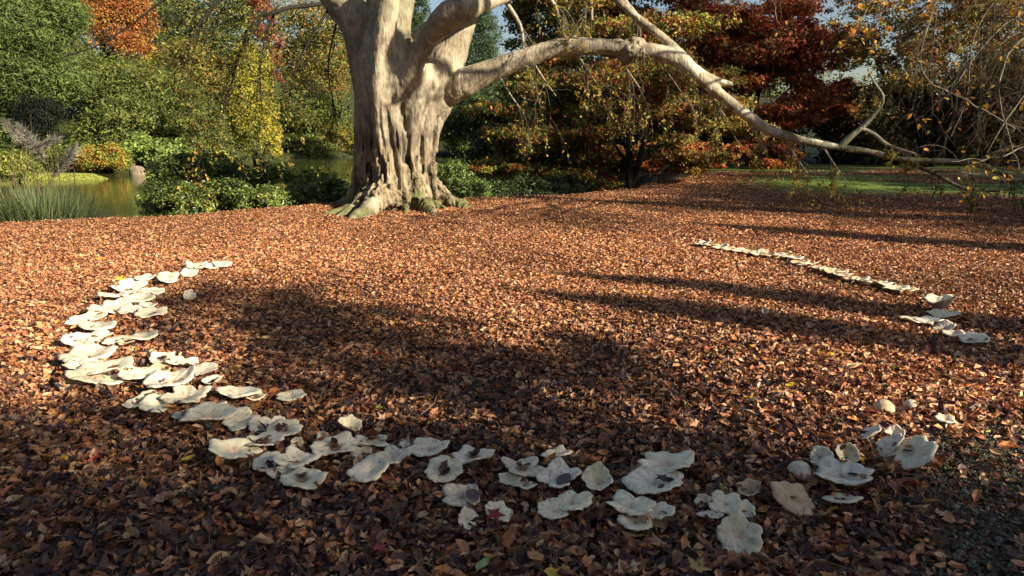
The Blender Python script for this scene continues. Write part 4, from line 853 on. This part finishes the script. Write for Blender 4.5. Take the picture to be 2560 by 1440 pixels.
def mushroom(i, px, py, wpx, hpx, label, roll=0.0, tint=0, style='', group='mushrooms of the fairy ring'):
    """tint 0 cream, 1 tan centre, 2 brown centre ; style l=lobed, b=button, c=curled up, u=upright fin"""
    rng = np.random.RandomState(1000+i)
    zc = .075+.02*rng.rand(); hp = G(px, py, zc); dist = np.linalg.norm(hp-CAM); wm = wpx*dist*1.10/FPX; Rr = wm/2
    hp = G(px, py, min(.10, .04+Rr*.28)) if style != 'u' else hp
    d = CAM-hp; el = math.asin(d[2]/np.linalg.norm(d)); az = math.atan2(d[1], d[0])
    ratio = min(.97, max(.08, hpx/wpx)); tilt = math.asin(ratio)-el-.04
    tilt = max(-.28, min(.95, tilt))
    nr, ns = 11, 56; th = np.arange(ns)*2*math.pi/ns; r = np.concatenate([[0.02], np.linspace(.1, 1, nr-1)])
    lobes = 4 if style == 'l' else rng.randint(3, 6); p0 = rng.uniform(0, 6.28, 6)
    la = .13 if style == 'l' else .05
    mar = 1+la*np.cos(lobes*th+p0[0])+.04*np.cos(2*th+p0[1])+.045*np.cos(7*th+p0[2])+.03*np.cos(12*th+p0[3])+.018*np.cos(19*th+p0[4])
    if style == 'l': mar -= .13*np.maximum(0, np.cos(lobes*th+p0[0]+math.pi))**6
    nick = rng.uniform(0, 6.28); mar -= .15*np.exp(-((np.angle(np.exp(1j*(th-nick))))/.12)**2)*(rng.rand() < .5)
    RR, TT = np.meshgrid(r, th, indexing='ij'); MM = np.broadcast_to(mar, RR.shape)
    fun = rng.uniform(.10, .26); wav = rng.uniform(.05, .11)
    if style == 'l': wav = .13
    if style == 'c': fun = .6
    z = fun*(RR**1.6)-.06*np.maximum(0, RR-.82)**2*30*rng.uniform(.3, 1)+wav*RR**2*(np.cos(lobes*TT+p0[0])*.6+.5*np.cos(3*TT+p0[5])+.3*np.cos(7*TT+p0[2]))-.10*np.exp(-(RR/.28)**2)
    z = z-.07*sst((RR-.84)/.16)
    if style == 'b': z = .75*np.sqrt(np.maximum(0, 1.02-RR**2))-.5; MM = MM*0+1+.03*np.cos(2*TT)
    rad = RR*MM
    z = z+.03*(noise(np.stack([rad*np.cos(TT)*5, rad*np.sin(TT)*5, TT*0+i], -1).reshape(-1, 3), 3).reshape(RR.shape)-.5)
    if style in 'cl' and rng.rand() < .6 or style == 'c':      # one side folded up
        fa = rng.uniform(0, 6.28); s = np.maximum(0, np.cos(TT-fa))**2*RR**2; z = z+.35*s*(1.2 if style == 'c' else .6); rad = rad*(1-.15*s)
    thick = np.interp(RR, [0, .3, .8, .95, 1], [.18, .16, .12, .11, .05])*(1 if style != 'b' else 1.5)
    top = np.stack([rad*np.cos(TT), rad*np.sin(TT), z], -1); bot = np.stack([rad*np.cos(TT)*.985, rad*np.sin(TT)*.985, z-thick+.012*(np.arange(ns)[None] % 2)*(RR > .25)], -1)
    V = np.concatenate([top.reshape(-1, 3), bot.reshape(-1, 3)[::1]])*Rr
    k = np.arange(nr-1)[:, None]*ns; j = np.arange(ns)[None]; j2 = (j+1) % ns
    F1 = np.stack([k+j, k+ns+j, k+ns+j2, k+j2], -1).reshape(-1, 4); o2 = nr*ns; F2 = F1[:, ::-1]+o2
    e = (nr-1)*ns; jj = np.arange(ns); F3 = np.stack([e+jj, o2+e+jj, o2+e+(jj+1) % ns, e+(jj+1) % ns], -1)
    F4 = np.arange(ns)[None][:, ::-1]; 
    cream = np.array([.87, .80, .62])*rng.uniform(.8, 1.03)*np.array([1, rng.uniform(.95, 1), rng.uniform(.86, 1)]); tan = np.array([.62, .44, .31]); brn = np.array([.30, .19, .125])
    c = np.tile(cream, (nr*ns, 1)); rf = rad.reshape(-1)
    nn = noise(np.stack([top[..., 0].ravel()*3, top[..., 1].ravel()*3, np.full(nr*ns, i*1.7)], 1), 8)
    if tint >= 1: kk = sst((.5-rf+.35*(nn-.5))/.4)[:, None]*(.9 if tint == 1 else .6); c = c*(1-kk)+tan*kk
    else: kk = sst((.42-rf+.4*(nn-.5))/.4)[:, None]*.6; c = c*(1-kk)+tan*kk
    if tint == 2: kk = sst((.36-rf+.4*(nn-.5))/.18)[:, None]*.9; c = c*(1-kk)+brn*kk
    if tint == 3: c = c*np.array([.80, .66, .52])
    c = c*(.84+.26*nn)[:, None]
    st_ = (noise(np.stack([np.cos(TT).ravel()*9, np.sin(TT).ravel()*9, rf*1.5+i], 1), 9)-.5)*sst((rf-.2)/.5); c = c*(1-.28*np.clip(st_, 0, 1)*2)[:, None]
    sp_ = sst((noise(np.stack([top[..., 0].ravel()*9, top[..., 1].ravel()*9, np.full(nr*ns, i*3.3)], 1), 10)-.70)/.08)[:, None]*.6; c = c*(1-sp_)+np.array([.30, .20, .13])*sp_
    edge = sst((rf-.9)/.1)[:, None]*.15; c = c*(1-edge)+np.array([.84, .80, .66])*edge
    C = np.concatenate([c, np.tile([.62, .52, .40], (nr*ns, 1))])
    Rm = rot_zyx(np.array([az]), np.array([tilt]), np.array([0.]))[0]
    Rz = rot_zyx(np.array([0.]), np.array([0.]), np.array([roll]))[0]
    V = V@(Rm@Rz).T
    up = Rm@Rz@np.array([0, 0, 1.])
    CAPS.append((hp, Rm@Rz, Rr, tint, wpx, fun)); CAPPX.append((px, py))
    g = hp.copy(); lift = max(0, abs(math.sin(tilt))*Rr*.9-(hp[2]-gz(hp[0], hp[1])-.03)); 
    base = np.array([hp[0]-up[0]*.03, hp[1]-up[1]*.03, gz(hp[0], hp[1])])
    o = thing('mushroom', label, 'mushroom', base, group)
    cap = mk('cap', V+hp, [F1, F2, F3, F4, (np.arange(ns)+o2)[None]], C, M_CAP, o)
    mb = MB(); sp = hp-up*Rr*.12; b0 = base-[0, 0, .03]
    tube(mb, [b0, b0*.5+sp*.5, sp], [Rr*.24+.006, Rr*.18+.004, Rr*.22+.004], 14, .02, (.66, .60, .48)); mb.build('stem', M_CAP, o)

ORD = 'first second third fourth fifth sixth seventh eighth ninth tenth eleventh twelfth'.split()
FARL = ['thin pale edge-on cap, '+ORD[k]+' from the far left end of the right hand line' for k in range(12)]+['thin pale edge-on cap, '+ORD[11-k]+' from the near right end of the right hand line' for k in range(12)]
MUSH = [
 # left arm, from the far end towards the camera
 (554,660,40,14,'rightmost pale cap at the far tip of the left arm',0,0,''),(531,666,34,13,'small pale cap second from the far tip of the left arm',0,0,''),(490,664,48,14,'ragged white cap third from the far tip of the left arm',0,0,'l'),
 (472,682,38,18,'bright white cap just below the ragged third cap, far left arm',0,0,''),(419,688,44,15,'flat pale cap, upper of a stacked pair in the far left arm',0,0,''),(418,701,42,13,'flat pale cap, lower of a stacked pair in the far left arm',0,0,''),
 (364,697,46,13,'thin pale cap left of the stacked pair, far left arm',0,0,''),(324,717,60,20,'pale ragged cap at the upper left of the far left cluster',0,0,'l'),(330,731,45,15,'pale cap in the middle of the far left cluster',0,0,''),
 (377,729,52,17,'neat round white cap at the right of the far left cluster',0,1,''),(351,746,60,20,'wide pale cap lowest in the far left cluster',0,0,''),(280,741,58,9,'very thin edge-on cap left of the far left cluster',0,0,''),
 (474,743,26,20,'lone small white mushroom inside the ring at the left',0,0,'c'),
 (292,765,55,24,'creamy cap under the edge-on cap, left arm',0,0,''),(324,775,45,16,'grey pink cap between two white ones, left arm',0,1,''),(366,766,42,11,'thin cap behind the wide right cap, left arm',0,0,''),(378,781,60,22,'wide cream cap at the right of the second left cluster',0,1,''),
 (258,776,55,14,'long thin pale cap slanting down to the outer left bend',-.2,0,''),(237,789,42,20,'pinkish cap above the long lipped cap, outer left bend',0,1,''),(205,799,40,20,'tilted pinkish cap on the outer left bend',-.2,1,''),(183,811,36,12,'small rolled cap at the outermost left of the ring',0,0,''),
 (240,815,72,18,'long white cap with rolled lip on the outer left bend',0,0,''),(202,850,66,32,'oval pink white cap casting a shadow to its left',-.25,1,''),(250,842,48,22,'pale cap joined right of the oval pink cap',0,0,''),(285,855,42,12,'thin cap bridging to the orange tinted one, left arm',0,0,''),
 (322,853,42,20,'orange tinted cap under a curled white edge, left arm',0,3,''),(356,842,64,12,'narrow curled white cap above the orange tinted one',0,0,''),
 (220,888,98,33,'broad scalloped cream cap alone below the oval pink cap',0,1,''),(205,918,68,30,'grey white cap at the upper left of the overlapping pile',0,1,''),(266,922,92,28,'broad flat cap at the upper right of the overlapping pile',0,1,''),
 (237,940,92,34,'grey cap tilted across the middle of the overlapping pile',-.25,1,''),(186,956,56,38,'brown stained cap at the lower left of the overlapping pile',0,3,''),(279,949,62,20,'cap at the lower right of the overlapping pile',-.1,0,''),
 (349,935,82,28,'long pale cap leaning right of the overlapping pile',-.25,0,''),(405,898,52,26,'white cap with dark centre at the top of the inner left group',0,2,''),(455,907,60,26,'ragged pale cap beside the dark centred one, inner left group',-.2,1,'l'),
 (398,922,42,28,'brownish shaded cap under the dark centred one',0,3,''),(429,952,100,38,'large bright scalloped cap in the inner left group',0,1,''),(510,928,60,30,'round lit cap with tan centre right of the inner left group',0,1,''),(534,960,44,20,'small upturned cap with dark hollow right of the large bright one',0,2,'c'),
 (336,1010,44,19,'small flat white cap at the left end of the bright group',0,0,''),(371,994,48,24,'white cap with brown dimple, upper left of the bright group',0,2,''),(394,1011,72,38,'white lobed cap in the middle of the bright group',0,0,''),
 (466,992,88,38,'large glowing white cap at the right of the bright group',0,0,'l'),(592,984,95,24,'long thin lit cap standing on a visible orange stem',-.1,0,''),(632,992,54,22,'tan cap just right of the thin lit cap on its stem',0,1,''),
 (728,989,62,24,'lone flat lit cap in the leaves right of the bright group',0,0,''),
 (455,1037,38,18,'small pale cap left of the widest lit cap',0,0,''),(525,1015,64,16,'cap hidden behind the widest lit cap',0,1,''),(524,1041,108,50,'widest half lit cap with warm tan centre at the lower left',0,1,''),(600,1052,76,44,'beige frilled cap right of the widest half lit cap',0,0,'l'),
 # shaded front arc
 (653,1063,60,36,'bluish white cap crossed by a dark stick',-.2,0,''),(692,1052,34,18,'small bluish cap behind the brown centred round cap',0,0,''),(711,1073,76,38,'round cap with dark brown centre and pale rim, near the dark stick',0,2,''),
 (660,1104,82,38,'white cap with small brown spot below the round brown centred one',0,2,''),(585,1127,100,46,'long pale cap with a lifted left tip, leftmost in the shaded row',-.25,1,''),(622,1147,44,18,'small cap tucked under the long pale leftmost one',0,0,''),
 (742,1110,28,30,'small white edge poking from red leaves right of the spotted cap',0,0,'c'),(670,1158,64,48,'white cap at the left of the lumpy cluster',0,0,''),(738,1151,92,38,'wide frilly cap at the top of the lumpy cluster',-.1,0,'l'),
 (709,1181,58,38,'pale cap in the middle of the lumpy cluster',0,0,'l'),(755,1198,98,50,'cap filled with brown leaves at the bottom of the lumpy cluster',0,2,''),
 (872,1069,52,40,'green tinged cap standing up behind the round ones',-.2,0,'c'),(806,1094,26,34,'small upright pale cap beside the green tinged one',0,0,'c'),(838,1119,97,58,'large round cap with brown hollow at its centre, middle left',0,2,''),
 (928,1108,76,32,'scalloped cap striped with dark slits right of the large round one',0,0,'l'),(903,1131,48,27,'small tan cap between the large round cap and its scalloped neighbour',0,1,''),(980,1141,80,40,'frilled cap with rolled right edge, below the scalloped one',.1,1,'l'),
 (924,1176,96,50,'smooth white cap with wide dip, alone below the scalloped one',.1,0,''),(1074,1121,98,46,'broad scalloped cream cap with pink brown centre',0,1,''),(1014,1112,32,18,'small soiled cap left of the broad scalloped cream one',0,1,''),
 (1109,1174,86,57,'round cap with dark hollow and brown leaf, left of centre',0,2,''),(1182,1142,92,44,'cap heaped with dead leaves right of the broad scalloped one',0,2,'l'),(1306,1170,92,50,'ruffled pale cap with brown middle, joined to the three lobed one',0,2,'l'),
 (1273,1199,54,28,'small bluish cap below the ruffled joined one',0,0,''),(1310,1215,58,14,'thin cap rim buried in leaves under the ruffled one',0,0,''),(1399,1192,98,64,'three lobed flower shaped white cap near the centre',0,1,'l'),
 (1153,1240,86,52,'curled ivory cap with a dark leaf in its lap, lower centre left',0,1,'l'),(1167,1297,50,54,'pale vertical cap below the ivory one, beside purple leaves',-.3,0,''),(1246,1283,62,52,'white wing shaped cap right of a red leaf',-.35,0,''),
 (1390,1134,74,17,'narrow saddle shaped cap alone behind the three lobed one',.12,0,''),(1373,1121,20,16,'tiny round white cap perched behind the saddle shaped one',0,0,'b'),(1495,1206,68,54,'ivory cap with one upturned side right of the three lobed one',.1,1,'c'),
 (1427,1256,92,42,'tan frilled upper cap of an overlapping pair, bottom centre',.12,1,'l'),(1385,1275,74,46,'lower pale cap of an overlapping pair, bottom centre',0,0,''),(1668,1160,120,46,'cap at the back of the big pair, with a reddish streak',.1,1,'l'),
 (1636,1205,132,72,'biggest front cap of the big pair, with a dark star leaf on it',0,0,''),(1578,1265,105,44,'cream frilled cap on top of a group of three',0,1,'l'),(1588,1304,76,38,'grey brown hollow cap at the bottom of a group of three',0,1,''),
 (1646,1281,72,38,'white cap with rolled right end in a group of three',.2,0,''),(1757,1254,36,40,'narrow left lobe of the bottom right cluster',0,0,''),(1813,1259,72,48,'wavy fan shaped cap at the top of the bottom right cluster',0,0,'l'),
 (1863,1277,42,50,'rounded right lobe of the bottom right cluster',0,0,''),(1775,1290,54,14,'thin shaded cap edge under the bottom right cluster',.1,0,''),(1847,1341,96,88,'large hollow cap nearest the camera, with violet stain',0,1,''),
 (1877,1230,52,38,'half buried pale cap curled among leaves, right of the fan cap',.2,3,'c'),(1983,1243,96,58,'tilted cap with brown left half and pale right half',-.3,3,''),(2000,1173,52,44,'lumpy white button shaped mushroom beside a brown leaf',0,0,'b'),
 (2057,1148,48,46,'twisted ribbed upright cap left of the sunlit torn one',.3,0,'c'),(2117,1138,46,48,'torn upright cap catching the sun',0,0,'c'),(2107,1190,112,42,'wide white cap lying in front of the torn sunlit one',.12,0,'l'),
 (2105,1246,72,20,'flat narrow pale cap almost hidden by leaves below the wide white one',.2,1,''),(2175,1084,50,26,'small slanted cap at the upper left of the right hand group',.5,0,''),(2237,1088,36,30,'small upright cap behind the long slanted one at right',0,0,'c'),
 (2225,1112,62,40,'middle pale cap of the right hand group',.5,0,''),(2274,1132,100,66,'long slanted greyish white cap, rightmost in the shade',.55,0,''),
 (2210,1016,42,36,'round pinkish brown button mushroom in the sun at right',0,3,'b'),(2277,1012,28,26,'smaller pale button mushroom right of the round one',0,1,'b'),(2363,1048,34,18,'small pinkish cap among sunlit leaves far right',0,1,''),
 # right arm
 (2347,766,64,18,'grey pointed cap topmost in the shaded right cluster',0,0,'c'),(2361,789,60,16,'bluish flat cap second in the shaded right cluster',0,0,''),(2282,800,48,13,'thin curled cap at the left of the shaded right cluster',-.1,0,''),(2325,801,56,15,'ivory flat cap left of centre in the shaded right cluster',0,0,''),
 (2363,819,42,26,'pale cap in the middle of the shaded right cluster',.2,0,''),(2382,834,40,15,'small cap stepping down right of the middle one, right cluster',.2,0,''),(2435,851,50,28,'rounded lilac grey cap lowest in the shaded right cluster',0,1,''),
 (1912,778,16,26,'small white upright curved mushroom between the two tree shadows',0,0,'c'),
]
line = [(1758,613),(1780,617),(1802,622),(1824,627),(1848,630),(1872,634),(1896,637),(1920,640),(1944,641),(1966,645),(1984,650),(1998,660),(2020,665),(2044,672),(2066,678),(2088,683),(2104,692),(2128,700),(2150,702),(2172,709),(2196,713),(2216,719),(2240,726),(2262,728)]
for i, m_ in enumerate(MUSH):
    px, py, wp, hp_, lab, ro, ti, sty = m_; mushroom(i, px, py, wp, hp_, lab, ro, ti, sty)
for i, (px, py) in enumerate(line):
    wp = 30+10*random.Random(i).random()+i*.4; mushroom(300+i, px, py-4, wp*(.75 if i % 4 == 1 else 1), wp*.20, FARL[i], .1, (0, 3, 1, 3)[i % 4], 'l' if i % 3 == 0 else '')

# ------------------------------------------------------------------ single coloured leaves and small things
def one_leaf(i, px, py, L, col, label, kind='beech', off=.05, yaw=None, tilt=.25):
    rng = np.random.RandomState(i+700); p = G(px, py, off)
    AV, AF = maple_arch(.15) if kind == 'maple' else leaf_arch(1, .6, .15, .08, .2, 7)
    M = rot_zyx(np.array([rng.uniform(0, 6.28) if yaw is None else yaw]), np.array([rng.normal(0, tilt)]), np.array([rng.normal(0, tilt)]))[0]
    if off >= .09:      # rests on the cap under it
        k = int(np.argmin([(px-a)**2+(py-b)**2 for a, b in CAPPX])); hp, CM, Rr = CAPS[k][:3]; n_ = CM[:, 2]; q_ = hp+n_*(.012+Rr*.10); d_ = ray(px, py)
        p = CAM+d_*(np.dot(q_-CAM, n_)/np.dot(d_, n_)); M = CM@rot_zyx(np.array([yaw]), np.array([.05]), np.array([.05]))[0]
    mb = MB(); mb.add((AV@M.T)*L+p, AF, col); st = AV@M.T*L+p
    a = st[0] if kind != 'maple' else st[7]; d = a-p if kind != 'maple' else a-st[0]; tube(mb, [a, a+d*.5+[0, 0, .004]], [.0016, .001], 4, None, np.array(col)*.6, False)
    o = mb.build('fallen_leaf', M_LITTER); tag(o, label, 'leaf', 'bright single leaves on the litter')
LV = [(1272,1348,.10,(.42,.13,.04),'large orange brown beech leaf at the bottom centre','beech',.06,1.5),(940,1370,.09,(.42,.03,.05),'crimson maple leaf lying at the bottom left of centre','maple',.05,.5),
      (1207,1411,.075,(.32,.42,.16),'pale green leaf at the bottom edge','beech',.05,1.0),(470,1146,.07,(.6,.36,.02),'yellow leaf in the shade at the lower left','beech',.06,.6),
      (540,1245,.07,(.5,.14,.04),'small orange oval leaf in the shade below the leftmost shaded cap','beech',.06,1.4),(1338,1392,.09,(.55,.26,.08),'curled light orange leaf at the bottom centre','beech',.06,2.2),
      (1236,1282,.10,(.20,.03,.02),'dark red maple leaf beside the wing shaped cap','maple',.09,.3),(1655,1192,.085,(.045,.04,.04),'near black star shaped leaf lying on the biggest cap','maple',.17,.2),
      (1742,1420,.11,(.45,.30,.10),'ochre lobed leaf at the bottom right','maple',.05,.9),(297,697,.12,(.65,.6,.03),'bright yellow leaf above the far left cluster','maple',.05,.2),
      (250,648,.12,(.6,.35,.02),'orange yellow leaf alone near the far left arm','beech',.05,0),(1968,950,.08,(.5,.09,.02),'orange red leaf in the sun at the right','beech',.06,1.2),
      (1976,962,.07,(.65,.45,.03),'yellow leaf touching the orange red one','beech',.05,.2),(1882,868,.09,(.6,.34,.03),'golden leaf below the lower tree shadow','maple',.05,.2),
      (1535,780,.08,(.15,.26,.03),'dark green leaf in the lower tree shadow','beech',.05,.1),(2308,600,.10,(.25,.5,.05),'bright green leaf at the far dark band','beech',.06,.1),
      (1500,1098,.12,(.26,.07,.04),'dull red maple leaf in the shade behind the saddle shaped cap','maple',.05,.4),(1410,1200,.10,(.10,.08,.085),'slate purple leaf resting on the three lobed cap','beech',.14,2.6),
      (738,963,.07,(.5,.1,.02),'orange leaf above the lone flat lit cap','beech',.05,0),(2250,780,.09,(.6,.38,.03),'yellow leaf left of the shaded right cluster','beech',.05,0),(1385,1437,.08,(.6,.42,.06),'yellow leaf cut by the bottom edge','beech',.05,0),
      (1183,1240,.10,(.14,.075,.085),'purple leaf lying in the lap of the ivory cap','beech',.12,.3),(856,1212,.09,(.34,.24,.12),'tan crinkled leaf right of the lumpy cluster','maple',.06,.3),(2040,1362,.10,(.42,.22,.16),'pinkish tan leaf at the lower right','maple',.05,.2)]
for i, (px, py, L, col, lab, kd, off, yaw) in enumerate(LV): one_leaf(i, px, py, L, col, lab, kd, off, yaw)
def stick(label, a, b, r, col, name='stick'):
    mb = MB(); m = (a+b)/2+np.array([.01, 0, .01]); tube(mb, [a, m, b], [r, r*.8, r*.4], 6, .05, col); tag(mb.build(name, M_WOOD), label, 'stick')
g = G(1437, 530); stick('short upright pale stick at the far edge of the leaves', g-[0, 0, .03], g+np.array([.02, 0, .17]), .022, (.4, .33, .2))
a = G(645, 1052, .16); b = G(666, 1082, .05); stick('short dark stick stuck across the bluish white cap', b, a, .005, (.03, .025, .02))
g = G(2246, 597); stick('thin twig standing up from the litter at the right', g-[0, 0, .02], g+np.array([.12, 0, .3]), .006, (.3, .24, .17))
build_litter()
